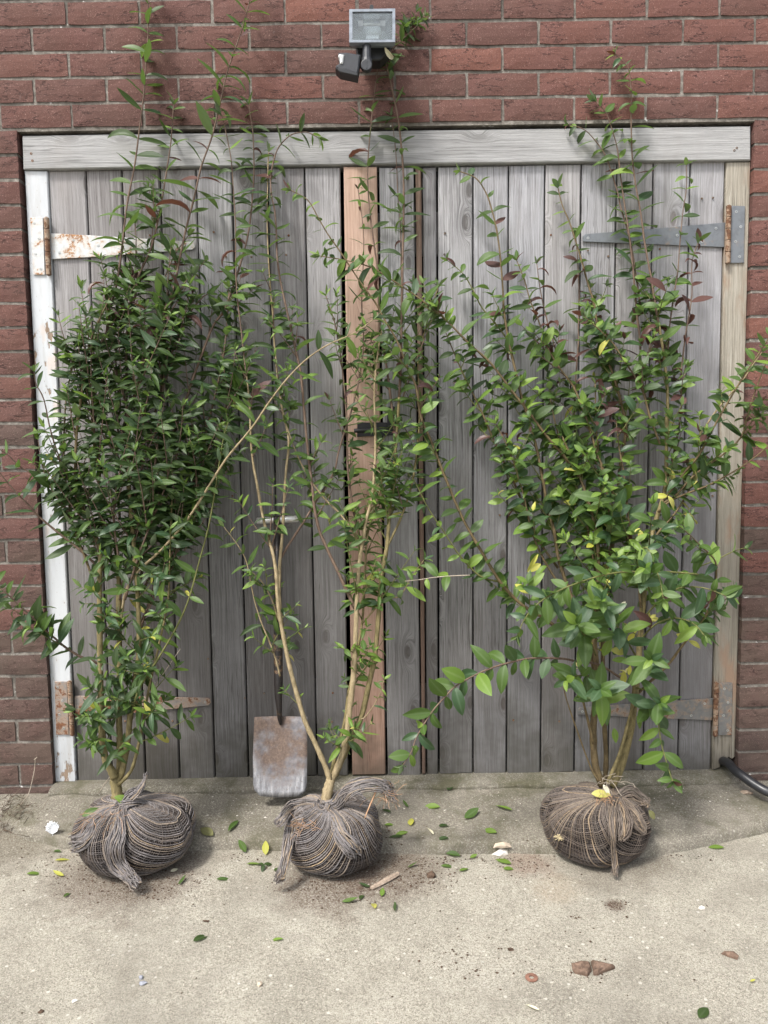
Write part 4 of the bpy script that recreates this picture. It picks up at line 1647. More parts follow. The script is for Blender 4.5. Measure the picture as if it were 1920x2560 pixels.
S4 = trace([(299, 1700), (299, 1600), (305, 1531), (316, 1474), (347, 1427), (405, 1373), (463, 1306), (502, 1248), (540, 1186), (571, 1140), (613, 1090), (640, 1055), (674, 1004), (712, 954), (751, 912), (789, 881), (828, 858), (866, 842), (901, 823), (932, 800)], y0=-.24, y1=-.26)
S5 = trace([(297, 1962), (318, 1940), (332, 1917), (347, 1859), (359, 1802), (370, 1732), (382, 1678), (400, 1600), (420, 1500), (425, 1380), (430, 1250)], -.03)
S6 = trace([(328, 1790), (347, 1725), (390, 1655), (436, 1578), (471, 1501), (498, 1404), (521, 1319), (536, 1237), (548, 1159), (559, 1094), (571, 1055)], -.05)
T3 = trace([(310, 1100), (316, 1000), (316, 851), (328, 774), (339, 735), (347, 689), (376, 625), (393, 561), (405, 498), (420, 405), (428, 347), (434, 262)], .01)
T4 = trace([(345, 1480), (380, 1300), (420, 1120), (444, 1055), (463, 1005), (482, 947), (502, 893), (532, 816), (558, 779), (581, 721), (600, 663), (616, 605), (625, 555), (631, 493), (635, 431), (633, 343), (628, 300), (622, 262)], .02)
T8 = trace([(345, 1500), (430, 1330), (500, 1150), (520, 1060), (545, 960), (560, 880), (568, 800), (572, 720)], .02)
T9 = trace([(249, 1500), (215, 1400), (180, 1300), (160, 1150), (165, 1000), (178, 930), (186, 860)], -.02)
T10 = trace([(320, 1300), (360, 1150), (395, 1000), (430, 880), (470, 790), (505, 745), (520, 735)], 0)
T11 = trace([(300, 1300), (290, 1150), (300, 1000), (290, 880), (330, 740), (340, 620), (338, 560)], .02)
T12 = trace([(299, 1500), (330, 1350), (380, 1200), (400, 1050), (410, 900), (395, 760), (430, 650), (470, 590)], -.01)
T13 = trace([(332, 1640), (380, 1480), (430, 1330), (470, 1200), (500, 1080)], .01)
T14 = trace([(312, 1500), (350, 1380), (400, 1250), (440, 1150), (460, 1040)], -.03)
T15 = trace([(300, 1420), (285, 1300), (300, 1180), (350, 1090), (370, 990)], -.04)
T16 = trace([(349, 1560), (420, 1420), (470, 1330), (500, 1240), (510, 1150)], 0)
L1 = trace([(249, 1660), (225, 1650), (204, 1643), (166, 1620), (139, 1597), (108, 1570), (77, 1539), (50, 1516), (23, 1489), (0, 1470), (-28, 1452)], y0=-.24, y1=-.36)
L2 = trace([(249, 1420), (200, 1375), (150, 1335), (96, 1290), (73, 1264), (42, 1233), (15, 1202), (0, 1183), (-22, 1160)], y0=-.22, y1=-.30)
L3 = trace([(195, 1280), (150, 1220), (93, 1190), (50, 1167), (23, 1140), (-5, 1120)], y0=-.18, y1=-.26)
L4 = trace([(215, 1290), (170, 1200), (130, 1090), (110, 1000), (90, 960), (85, 930)], y0=-.2, y1=-.22)
L5 = trace([(230, 1340), (185, 1290), (140, 1240), (110, 1180), (95, 1100)], y0=-.22, y1=-.24)
for pts, r0, r1, mt in ((S4, .0048, .0014, M_BARKB), (S5, .0058, .0018, M_BARK), (S6, .0036, .0013, M_SHOOTG),
                        (T3, .005, .0015, M_SHOOT), (T4, .005, .0015, M_SHOOT), (T8, .0045, .0015, M_SHOOT), (T9, .004, .0014, M_BARKD), (T10, .004, .0014, M_SHOOT), (T11, .004, .0014, M_SHOOT), (T12, .004, .0014, M_SHOOT),
                        (T13, .004, .0014, M_SHOOT), (T14, .0036, .0014, M_SHOOT), (T15, .0036, .0014, M_SHOOT), (T16, .003, .0012, M_SHOOT), (L1, .0042, .0013, M_SHOOT), (L2, .004, .0013, M_SHOOT), (L3, .003, .0012, M_SHOOT), (L4, .003, .0012, M_SHOOT), (L5, .003, .0012, M_SHOOT)):
    pl.stem(pts, r0, r1, mt)
pl.stem2(S1, .0125, .0028, M_BARK, M_BARKD, .5)
pl.stem2(S2, .0105, .0013, M_BARK, M_SHOOT, .45)
pl.stem2(S3, .0095, .0014, M_BARK, M_SHOOT, .38)
for pts, st, L0, L1_, sp in ((S1, .55, .062, .055, .035), (S2, .48, .074, .070, .040), (S3, .42, .074, .072, .040), (S4, .35, .05, .066, .050), (S5, .45, .06, .055, .035), (S6, .12, .05, .05, .06),
                             (T3, .2, .064, .062, .036), (T4, .2, .064, .060, .034), (T8, .15, .060, .05, .03), (T9, .2, .062, .055, .036), (T10, .15, .06, .055, .032), (T11, .1, .06, .055, .034), (T12, .15, .06, .055, .034),
                             (T13, .1, .06, .055, .03), (T14, .1, .06, .055, .03), (T15, .1, .06, .055, .03), (T16, .1, .06, .055, .03), (L1, .12, .068, .06, .036), (L2, .15, .065, .06, .05), (L3, .1, .06, .055, .05), (L4, .1, .06, .055, .04), (L5, .1, .06, .055, .036)):
    pl.clothe(pts, L0, L1_, sp, 'narrow', t_left, start=st)
pl.twigs(S1, 34, .34, .86, (.10, .22), .052, .026, 'narrow', t_left, M_SHOOT, front=.25)
pl.twigs(S1, 36, .10, .36, (.06, .13), .052, .026, 'narrow', t_left, M_SHOOTG, (50, 85), front=.5, spread=.6)
pl.twigs(S2, 44, .30, .62, (.12, .26), .052, .026, 'narrow', t_left, M_SHOOT, front=.15)
pl.twigs(S2, 34, .09, .30, (.06, .13), .052, .026, 'narrow', t_left, M_SHOOTG, (50, 85), front=.6, spread=.6)
pl.twigs(S3, 50, .26, .60, (.12, .28), .052, .026, 'narrow', t_left, M_SHOOT, front=.15)
pl.twigs(S3, 32, .10, .28, (.06, .14), .052, .028, 'narrow', t_left, M_SHOOTG, (40, 75), front=.3)
pl.twigs(T4, 14, .05, .50, (.08, .18), .056, .028, 'narrow', t_left, M_SHOOT)
pl.twigs(T8, 20, .1, .8, (.08, .16), .056, .028, 'narrow', t_left, M_SHOOT)
pl.twigs(T9, 14, .2, .9, (.07, .15), .058, .026, 'narrow', t_left, M_SHOOT)
pl.twigs(T10, 16, .05, .7, (.08, .18), .058, .026, 'narrow', t_left, M_SHOOT)
pl.twigs(T11, 12, .1, .8, (.08, .16), .058, .028, 'narrow', t_left, M_SHOOT)
pl.twigs(T12, 22, .05, .7, (.08, .16), .058, .026, 'narrow', t_left, M_SHOOT)
T17 = trace([(420, 1420), (470, 1250), (520, 1120), (560, 1030), (590, 960)], .02)
pl.stem(T17, .0036, .0014, M_SHOOT)
pl.clothe(T17, .058, .054, .03, 'narrow', t_left, start=.1)
for q_ in (T13, T14, T15, T16, T17):
    pl.twigs(q_, 22, .1, .98, (.09, .21), .052, .026, 'narrow', t_left, M_SHOOT, front=.15)
pl.twigs(T3, 8, .3, .7, (.08, .15), .056, .03, 'narrow', t_left, M_SHOOT)
pl.twigs(S5, 34, .25, .98, (.08, .18), .052, .026, 'narrow', t_left, M_SHOOTG, (40, 80))
pl.twigs(L1, 7, .25, .75, (.06, .12), .066, .026, 'narrow', t_left, M_SHOOTG)
pl.twigs(L5, 8, .2, .95, (.06, .12), .06, .028, 'narrow', t_left, M_SHOOTG)
pl.stem(trace([(370, 1745), (374, 1736), (410, 1682), (451, 1622)], y0=-.26, y1=-.27), .002, .0013, M_TWIGDEAD, 'twig', 5)
pl.stem(trace([(283, 1930), (262, 1960), (245, 1985)], y0=-.29, y1=-.25), .0018, .001, M_TWIGDEAD, 'twig', 5)
pl.stem(trace([(310, 1860), (330, 1800), (345, 1785), (370, 1787)], y0=-.29, y1=-.29), .0014, .001, M_TWIGDEAD, 'twig', 5)
# its root ball
b1 = Ball(pl.t, 196, 476, 1978, 2190, -.35, (305, 2013), 243, M_THREAD, 3, [(340, .10, .7), (200, .06, .5)])
b1.build()
bundle(b1.ob, spline([P(308, 2010, b1.k.y - .01), b1.on(300, 2025, .012), b1.on(270, 2030, .014), b1.on(242, 2050, .012), b1.on(228, 2080, .010), b1.on(205, 2105, .010), b1.on(178, 2112, .010)], 5), [.03, .028, .022, .035, .05], 14, M_THREAD, 'cloth_tail', seed=4, fray=.4)
bundle(b1.ob, spline([b1.on(305, 2018, .014), b1.on(302, 2050, .012), b1.on(296, 2085, .012), b1.on(285, 2120, .012), b1.on(296, 2160, .012), P(318, 2185, b1.c.y - b1.ry - .02), P(345, 2212, b1.c.y - b1.ry - .03)], 5), [.028, .03, .045, .055, .055, .035, .025], 16, M_THREAD, 'cloth_tail', seed=5, fray=.5)
bundle(b1.ob, spline([P(308, 2012, b1.k.y - .01), P(325, 1990, b1.k.y - .005), P(345, 1975, b1.k.y + .01), P(360, 1955, b1.k.y + .03), P(366, 1932, b1.k.y + .03)], 5), [.03, .034, .03, .022], 12, M_THREAD, 'cloth_tail', seed=6, twist=1.5, fray=.4)
bundle(b1.ob, spline([b1.on(300, 2012, .012), b1.on(330, 2006, .012), b1.on(365, 2008, .010), b1.on(398, 2024, .008)], 5), [.024, .02, .018, .012], 9, M_THREAD, 'cloth_tail', seed=7, fray=.4)
bundle(b1.ob, spline([b1.on(292, 2006, .018), b1.on(300, 2018, .022), b1.on(312, 2022, .022), b1.on(322, 2012, .016)], 5), [.016, .024, .024, .016], 9, M_THREAD, 'knot', seed=8, twist=1.0)
fibres(b1.ob, b1.on(265, 2050, .006), 46, .06, M_ROOT, 9)
pl.leaf(b1.on(206, 2040, .012), Vector((.8, -.1, .55)), Vector((-.2, -.8, .6)), .045, 'broad', 'mid')
pl.leaf(b1.on(232, 2022, .012), Vector((.9, 0, -.1)), Vector((0, -.6, .8)), .04, 'broad', 'pale')
pl.leaf(b1.on(286, 1992, .02), Vector((.9, 0, -.25)), Vector((0, -.6, .8)), .055, 'broad', 'light')
print('left leaves', pl.finish())

# ---------------- middle shrub
PM_SCALE = 1.12
pm = Plant('privet_shrub', 'thin open yellow-green shrub between the shovel and pink board', P(816, 2000, -.31), GRP)


pm.big = PM_SCALE
pm.tw = (.75, 1.25)


def t_mid(fr, p, rr):
    z = p.z
    if z > 1.7:
        tb = [('dark', 5), ('mid', 2.5), ('purple', .5), ('blue', .3)]
    elif z > 1.0:
        tb = [('dark', 3), ('mid', 5.5), ('blue', .8), ('light', .8), ('purple', .12)]
    else:
        tb = [('mid', 5), ('light', 2.2), ('dark', 1.5), ('yellow', .18), ('blue', .5)]
    if fr > .93:
        tb = tb + [('light', 2.5)]
    return pick(rr, tb)


pm.stem(spline([P(810, 2022, -.37), P(816, 1995, -.362), P(821, 1970, -.35), P(827, 1950, -.34)], 4), .0165, .014, M_BARKB, 'trunk', 10)
M1 = trace([(824, 1955), (820, 1935), (809, 1906), (785, 1852), (762, 1802), (739, 1724), (724, 1666), (712, 1609), (699, 1539), (693, 1485), (690, 1430), (681, 1379), (666, 1329), (654, 1275), (643, 1213), (633, 1159), (627, 1101), (625, 1031), (620, 970), (612, 908), (602, 817), (593, 740), (589, 663), (589, 566), (583, 470), (577, 393), (558, 300), (552, 285)], -.02)
M1B = trace([(705, 1570), (698, 1480), (700, 1400), (704, 1359), (708, 1302), (712, 1224), (716, 1167), (722, 1100), (705, 1020), (695, 950), (686, 860), (683, 798), (676, 721), (670, 624), (668, 547), (670, 416), (672, 380)], .01)
T7 = trace([(888, 1522), (866, 1475), (847, 1433), (828, 1394), (809, 1352), (797, 1321), (787, 1275), (782, 1228), (774, 1167), (768, 1109), (762, 1047), (757, 985), (751, 927), (739, 875), (728, 825), (716, 771), (701, 702), (693, 644), (691, 586), (687, 528), (679, 489), (677, 439), (689, 385), (704, 358), (728, 337), (751, 331), (770, 331), (793, 343)], 0)
M2 = trace([(828, 1950), (836, 1937), (855, 1890), (866, 1840), (878, 1744), (886, 1666), (890, 1570), (892, 1516), (895, 1454), (901, 1390), (909, 1345), (915, 1302), (930, 1244), (938, 1147), (938, 1070), (936, 974), (945, 880), (960, 800)], -.01)
M2B = trace([(827, 1945), (830, 1925), (847, 1859), (863, 1802), (870, 1744), (883, 1680), (905, 1560), (912, 1450), (920, 1330), (950, 1230), (960, 1130)], .03)
M3 = trace([(838, 1938), (855, 1898), (878, 1848), (905, 1786), (921, 1717), (936, 1647), (944, 1570), (949, 1501), (955, 1435), (967, 1369), (971, 1321), (975, 1263), (982, 1205), (990, 1109), (998, 993), (1002, 916), (1003, 839), (1005, 740), (1007, 624), (1009, 547), (1009, 451), (1005, 385), (998, 316), (990, 269), (978, 212), (972, 185), (966, 165), (968, 145), (981, 125), (997, 94), (1017, 74), (1036, 58)], 0.02)
M4 = trace([(990, 1109), (975, 980), (963, 896), (955, 856), (948, 779), (944, 682), (936, 617), (928, 559), (922, 501), (919, 439), (921, 385), (928, 308), (936, 239), (942, 190), (946, 160)], .03)
M5 = trace([(703, 1394), (716, 1371), (739, 1336), (766, 1294), (789, 1255), (809, 1224), (836, 1178), (847, 1128), (867, 1062), (886, 1001), (901, 927), (909, 856), (905, 779), (905, 721), (909, 644), (909, 586), (903, 528), (895, 474)], .02)
M6 = trace([(1003, 700), (1002, 605), (1000, 547), (994, 470), (990, 385), (982, 316), (978, 290)], .045)
M7 = trace([(905, 1371), (886, 1332), (847, 1282), (809, 1244), (770, 1190), (740, 1130), (715, 1060)], .0)
M8 = trace([(905, 1365), (885, 1280), (870, 1180), (868, 1080), (862, 980), (850, 880), (835, 800), (815, 740)], .03)
M9 = trace([(967, 1369), (1000, 1300), (1030, 1210), (1045, 1100), (1050, 1000), (1045, 900), (1070, 800), (1095, 720)], .02)
M10 = trace([(700, 1560), (680, 1500), (655, 1455), (630, 1430)], y0=-.2, y1=-.24)
M11 = trace([(700, 1690), (690, 1650), (672, 1600), (655, 1560), (636, 1500), (620, 1420), (608, 1385), (585, 1350), (560, 1318)], y0=-.2, y1=-.2)
M12 = trace([(895, 1800), (915, 1790), (945, 1745), (960, 1700)], y0=-.27, y1=-.30)
M13 = trace([(905, 1560), (960, 1500), (1000, 1490), (1030, 1440), (1060, 1400)], y0=-.22, y1=-.24)
M14 = trace([(1005, 1000), (1030, 930), (1060, 850), (1080, 800)], y0=-.12, y1=-.14)
for pts, r0, r1, mt in ((M1B, .0055, .0014, M_BARKB), (T7, .0055, .0014, M_SHOOT), (M2, .0110, .0020, M_BARKB), (M2B, .0070, .002, M_BARK), (M4, .004, .0012, M_SHOOT),
                        (M5, .004, .0012, M_SHOOT), (M6, .002, .001, M_SHOOT), (M7, .004, .0014, M_BARKB), (M8, .004, .0014, M_SHOOT), (M9, .004, .0014, M_BARK), (M10, .003, .0012, M_BARKB), (M11, .003, .0012, M_BARKB),
                        (M12, .002, .001, M_BARKB), (M13, .0025, .001, M_BARK), (M14, .0025, .001, M_SHOOT)):
    pm.stem(pts, r0, r1, mt)
pm.stem2(M1, .0085, .0013, M_BARKB, M_SHOOT, .68)
pm.stem2(M3, .0095, .0011, M_BARK, M_SHOOT, .45)
for pts, st, L0, L1_, sp, shp in ((M1, .50, .062, .068, .043, 'narrow'), (M1B, .36, .058, .055, .045, 'narrow'), (T7, .12, .060, .062, .045, 'narrow'), (M2, .55, .055, .05, .042, 'narrow'), (M2B, .5, .055, .05, .04, 'narrow'),
                                  (M3, .42, .058, .064, .040, 'narrow'), (M4, .1, .054, .054, .045, 'narrow'), (M5, .08, .055, .048, .05, 'narrow'), (M6, .1, .042, .04, .06, 'narrow'), (M7, .1, .055, .05, .045, 'narrow'),
                                  (M8, .1, .055, .05, .04, 'narrow'), (M9, .1, .055, .05, .042, 'narrow'), (M10, .1, .05, .05, .03, 'narrow'), (M11, .3, .055, .05, .045, 'narrow'), (M12, .3, .04, .035, .03, 'narrow'),
                                  (M13, .2, .055, .05, .04, 'narrow'), (M14, .1, .05, .05, .035, 'narrow')):
    pm.clothe(pts, L0, L1_, sp, shp, t_mid, start=st, skip=.1)
pm.twigs(M2, 25, .34, .98, (.09, .20), .045, .032, 'narrow', t_mid, M_SHOOTG)
pm.twigs(M2, 14, .12, .36, (.05, .11), .042, .026, 'narrow', t_mid, M_SHOOTG, (45, 80), skip=.15)
pm.twigs(M2B, 22, .35, .98, (.08, .18), .045, .032, 'narrow', t_mid, M_SHOOTG)
pm.twigs(M3, 27, .18, .60, (.08, .20), .045, .032, 'narrow', t_mid, M_SHOOTG)
pm.twigs(M3, 12, .90, .995, (.04, .10), .045, .03, 'narrow', t_mid, M_SHOOT)
pm.twigs(M1, 8, .16, .36, (.05, .11), .042, .028, 'narrow', t_mid, M_SHOOTG, (45, 80), skip=.12)
pm.twigs(M1, 14, .40, .72, (.08, .18), .052, .035, 'narrow', t_mid, M_SHOOT, skip=.15)
pm.twigs(M1B, 12, .36, .75, (.08, .18), .052, .033, 'narrow', t_mid, M_SHOOT, skip=.1)
pm.twigs(T7, 10, .1, .55, (.08, .18), .050, .035, 'narrow', t_mid, M_SHOOT, skip=.1)
pm.twigs(M5, 10, .2, .7, (.07, .15), .048, .032, 'narrow', t_mid, M_SHOOT)
pm.twigs(M8, 10, .1, .9, (.08, .16), .048, .03, 'narrow', t_mid, M_SHOOT)
pm.twigs(M9, 11, .1, .9, (.08, .18), .050, .03, 'narrow', t_mid, M_SHOOT)
pm.twigs(M4, 8, .05, .45, (.08, .15), .045, .03, 'narrow', t_mid, M_SHOOT)
pm.twigs(M10, 4, .2, .9, (.05, .10), .05, .025, 'narrow', t_mid, M_SHOOTG, (30, 70))
pm.twigs(M11, 5, .1, .6, (.05, .10), .05, .028, 'narrow', t_mid, M_SHOOTG, (30, 70))
pm.leaf(P(962, 118, -.12), Vector((.4, 0, -.8)), Vector((-.5, -.8, .1)), .05, 'curled', 'pale')
b2 = Ball(pm.t, 712, 958, 1980, 2203, -.375, (805, 2018), 300, M_THREAD, 8, [(215, .06, .6), (330, .03, .6)])
b2.build()
bundle(b2.ob, spline([b2.on(800, 2010, .014), b2.on(765, 2010, .014), b2.on(730, 2020, .012), P(707, 2045, b2.c.y - .08), P(692, 2063, b2.c.y - .09)], 5), [.028, .034, .04, .03, .02], 13, M_THREAD, 'cloth_tail', seed=14, fray=.4)
bundle(b2.ob, spline([b2.on(798, 2022, .014), b2.on(760, 2050, .014), b2.on(735, 2062, .012), b2.on(726, 2090, .012), P(718, 2130, b2.c.y - .13), P(708, 2165, b2.c.y - .15), P(702, 2190, b2.c.y - .16), P(700, 2202, b2.c.y - .16)], 5), [.03, .03, .034, .032, .026, .026, .03], 13, M_THREAD, 'cloth_tail', seed=15, fray=.6)
bundle(b2.ob, spline([P(812, 2016, b2.k.y - .012), P(838, 2012, b2.k.y - .012), P(856, 1990, b2.k.y - .02), P(875, 1975, b2.k.y - .03), P(905, 1962, b2.k.y - .03), P(938, 1960, b2.k.y - .02), P(965, 1970, b2.k.y - .01), P(990, 1990, b2.k.y)], 5), [.03, .034, .04, .045, .042, .045, .05], 15, M_THREAD, 'cloth_tail', seed=16, twist=.8, fray=1.0)
bundle(b2.ob, spline([b2.on(812, 2022, .014), b2.on(835, 2048, .012), b2.on(850, 2085, .012), b2.on(875, 2115, .010), b2.on(894, 2134, .010)], 5), [.03, .035, .04, .05, .045], 15, M_THREAD, 'cloth_tail', seed=17, fray=.5)
bundle(b2.ob, spline([b2.on(790, 2005, .02), b2.on(798, 2022, .024), b2.on(812, 2024, .024), b2.on(822, 2008, .018)], 5), [.018, .028, .028, .018], 10, M_THREAD, 'knot', seed=18, twist=1.0)
fibres(b2.ob, b2.on(760, 2062, .006), 26, .04, M_ROOT, 19)
fibres(b2.ob, P(965, 1985, b2.k.y - .01), 30, .05, M_ROOT, 20)
bt = MB()
tube(bt, trace([(945, 1962), (935, 1990), (922, 2020), (912, 2045)], y0=b2.k.y - .02, y1=b2.k.y - .06), [.0028] * 4 + [.0024] * 4 + [.0018] * 4 + [.0012], 6)
bt.build('root', M_ROOT, b2.ob, smooth=True, origin=P(945, 1962, b2.k.y - .02))
print('mid leaves', pm.finish())

# ---------------- right shrub
pr = Plant('privet_shrub', 'spreading broad-leaved shrub in brown netting before right gate', P(1510, 1975, -.29), GRP)


pr.tw = (.85, 1.25)
pr.nf = .45


def t_right(fr, p, rr):
    z, x = p.z, p.x
    if z > 1.55:
        tb = [('mid', 5), ('dark', 2), ('light', 1.2), ('blue', 1), ('purple', .5)]
    elif z > 1.15:
        tb = [('mid', 5), ('dark', 2.2), ('blue', 1.2), ('purple', 1.0), ('light', 1.2), ('yellow', .05)]
    elif z > .62:
        tb = [('mid', 5), ('dark', 1.4), ('blue', 2.0), ('light', 2.8), ('yellow', .32), ('purple', .10)]
    else:
        tb = [('mid', 4), ('blue', 3), ('light', 1.8), ('yellow', .8), ('dark', 1)]
    if fr > .93:
        tb = tb + [('light', 4)]
    return pick(rr, tb)


def t_purp(fr, p, rr):
    return pick(rr, [('purple', 5), ('mid', 2), ('dark', 2)])


def t_front(fr, p, rr):
    return pick(rr, [('blue', 3), ('mid', 5), ('light', 1.0 + 5 * max(0, fr - .75)), ('purple', .12)])


def t_yell(fr, p, rr):
    return pick(rr, [('yellow', 4), ('light', 3), ('pale', .8)])


R1 = trace([(1530, 1965), (1536, 1955), (1555, 1910), (1576, 1830), (1586, 1751), (1594, 1671), (1602, 1576), (1610, 1475), (1613, 1443), (1624, 1363), (1640, 1300), (1661, 1231), (1666, 1151), (1666, 1071), (1669, 992), (1661, 902), (1650, 827), (1639, 768), (1629, 700), (1613, 615), (1602, 535), (1589, 461), (1581, 397), (1578, 312), (1578, 233), (1570, 169), (1539, 137)], 0)
R2 = trace([(1629, 1060), (1613, 992), (1602, 928), (1600, 853), (1592, 779), (1586, 710), (1578, 631), (1570, 567), (1563, 524), (1552, 445), (1544, 376), (1533, 333), (1517, 286), (1491, 254)], .02)
R3 = trace([(1600, 760), (1590, 690), (1575, 600), (1552, 519), (1544, 482), (1528, 429), (1512, 386), (1486, 349), (1459, 323), (1422, 312)], .03)
RA = trace([(1506, 1965), (1488, 1910), (1483, 1830), (1488, 1751), (1491, 1671), (1486, 1597), (1491, 1512), (1496, 1406), (1490, 1330), (1470, 1250), (1440, 1170), (1405, 1090)], -.01)
R4 = trace([(1488, 1690), (1464, 1580), (1422, 1475), (1395, 1390), (1385, 1326), (1369, 1273), (1358, 1204), (1342, 1124), (1326, 1061), (1305, 997), (1289, 928), (1273, 859), (1260, 780), (1258, 737), (1252, 657), (1244, 588), (1231, 530), (1215, 482), (1189, 445), (1151, 429)], .01)
R5 = trace([(1289, 928), (1273, 859), (1236, 806), (1204, 768), (1183, 726), (1157, 684), (1120, 652)], .03)
R6 = trace([(1512, 1965), (1515, 1900), (1512, 1830), (1509, 1751), (1507, 1618), (1512, 1539), (1520, 1470), (1523, 1416), (1539, 1310), (1549, 1177), (1565, 1071), (1555, 1018), (1539, 955), (1517, 896), (1496, 833), (1486, 763), (1470, 710), (1454, 652), (1438, 599), (1422, 551), (1406, 514), (1395, 471)], .03)
R7 = trace([(1445, 1160), (1436, 1050), (1438, 965), (1446, 859), (1446, 816), (1448, 737), (1444, 650), (1440, 593)], .05)
R8 = trace([(1549, 1290), (1528, 1220), (1502, 1156), (1480, 1093), (1459, 1029), (1433, 965), (1401, 923), (1369, 870), (1348, 806), (1326, 753), (1311, 700), (1292, 652)], 0)
R8b = trace([(1401, 923), (1385, 860), (1365, 790), (1350, 720), (1342, 660)], .02)
R9 = trace([(1650, 1110), (1624, 1040), (1608, 981), (1586, 939), (1560, 902), (1533, 859), (1496, 822), (1460, 790)], -.03)
R10 = trace([(1661, 930), (1670, 870), (1674, 816), (1685, 737), (1695, 673), (1700, 604), (1708, 524), (1716, 471), (1716, 413)], .02)
R11 = trace([(1668, 1200), (1692, 1098), (1703, 1018), (1703, 939), (1711, 859), (1719, 806), (1730, 737), (1730, 657), (1746, 604)], .02)
R12 = trace([(1660, 1250), (1682, 1220), (1714, 1177), (1746, 1140), (1777, 1082), (1809, 1024), (1857, 944), (1889, 896), (1920, 849), (1965, 800)], y0=-.2, y1=-.3)
R12b = trace([(1740, 1100), (1793, 1024), (1825, 986), (1857, 950), (1880, 915), (1905, 880)], y0=-.17, y1=-.2)
R13 = trace([(1655, 1260), (1692, 1236), (1730, 1193), (1772, 1162), (1809, 1135), (1852, 1093), (1868, 1040), (1889, 976), (1920, 896), (1945, 840)], y0=-.2, y1=-.3)
R14 = trace([(1645, 1280), (1677, 1252), (1724, 1231), (1767, 1215), (1809, 1193), (1846, 1172), (1883, 1146), (1910, 1124), (1950, 1085)], y0=-.2, y1=-.3)
LB1 = trace([(1455, 1620), (1420, 1590), (1358, 1544), (1305, 1512), (1263, 1470), (1236, 1433), (1204, 1379), (1173, 1326), (1146, 1273), (1109, 1183), (1079, 1105), (1059, 1062), (1048, 1020), (1040, 966), (1017, 914), (1002, 875), (986, 840), (963, 802), (940, 759), (909, 717), (878, 671), (847, 624), (820, 586), (797, 547), (770, 501), (728, 476)], y0=-.23, y1=-.13)
LB2 = trace([(1495, 1290), (1438, 1177), (1369, 1093), (1321, 1029), (1279, 976), (1226, 907), (1173, 859), (1109, 795), (1040, 740), (980, 700), (924, 667), (860, 650), (800, 640)], y0=-.18, y1=-.14)
LB3 = trace([(1395, 1420), (1340, 1340), (1300, 1240), (1262, 1160), (1230, 1090), (1200, 1020), (1160, 940), (1130, 870), (1110, 820)], y0=-.19, y1=-.12)
LB4 = trace([(1250, 1455), (1200, 1440), (1150, 1390), (1110, 1330), (1070, 1270), (1040, 1210), (1005, 1165)], y0=-.20, y1=-.22)
LB5 = trace([(1175, 1438), (1130, 1440), (1090, 1443), (1050, 1449), (1012, 1453)], y0=-.24, y1=-.28)
LB6 = trace([(1404, 1470), (1360, 1400), (1330, 1330), (1312, 1250), (1295, 1190), (1270, 1120), (1240, 1060)], y0=-.22, y1=-.2)
RF1 = trace([(1560, 1700), (1496, 1661), (1448, 1655), (1411, 1647), (1358, 1645), (1316, 1647), (1268, 1658), (1226, 1671), (1183, 1690), (1141, 1714), (1109, 1746), (1082, 1777), (1061, 1809), (1040, 1846), (1029, 1879), (1008, 1912)], y0=-.28, y1=-.56)
RF2 = trace([(1700, 1470), (1746, 1436), (1677, 1430), (1613, 1430), (1560, 1430), (1507, 1438), (1454, 1454), (1401, 1475), (1358, 1499), (1326, 1528), (1305, 1560), (1295, 1590)][1:], y0=-.40, y1=-.55)
RF3 = trace([(1588, 1740), (1625, 1705), (1671, 1661), (1703, 1618), (1740, 1571), (1772, 1523), (1788, 1475), (1791, 1422), (1783, 1395), (1751, 1364), (1724, 1337), (1698, 1316)], y0=-.26, y1=-.42)
RF4 = trace([(1590, 1720), (1625, 1730), (1640, 1767), (1647, 1815), (1653, 1857), (1663, 1894), (1674, 1931), (1682, 1953)], y0=-.30, y1=-.52)
RF5 = trace([(1625, 1480), (1600, 1400), (1616, 1369), (1634, 1406), (1650, 1454), (1658, 1496)], y0=-.30, y1=-.50)
RF6 = trace([(1491, 1640), (1470, 1600), (1450, 1575), (1443, 1560)], y0=-.27, y1=-.52)
RF7 = trace([(1594, 1690), (1610, 1670), (1622, 1655), (1630, 1648)], y0=-.27, y1=-.50)
RF8 = trace([(1488, 1760), (1495, 1740), (1500, 1730), (1502, 1722)], y0=-.28, y1=-.50)
RF9 = trace([(1590, 1760), (1620, 1770), (1640, 1762), (1652, 1756)], y0=-.28, y1=-.48)
RF10 = trace([(1740, 1420), (1790, 1400), (1830, 1380), (1860, 1370)], y0=-.33, y1=-.36)
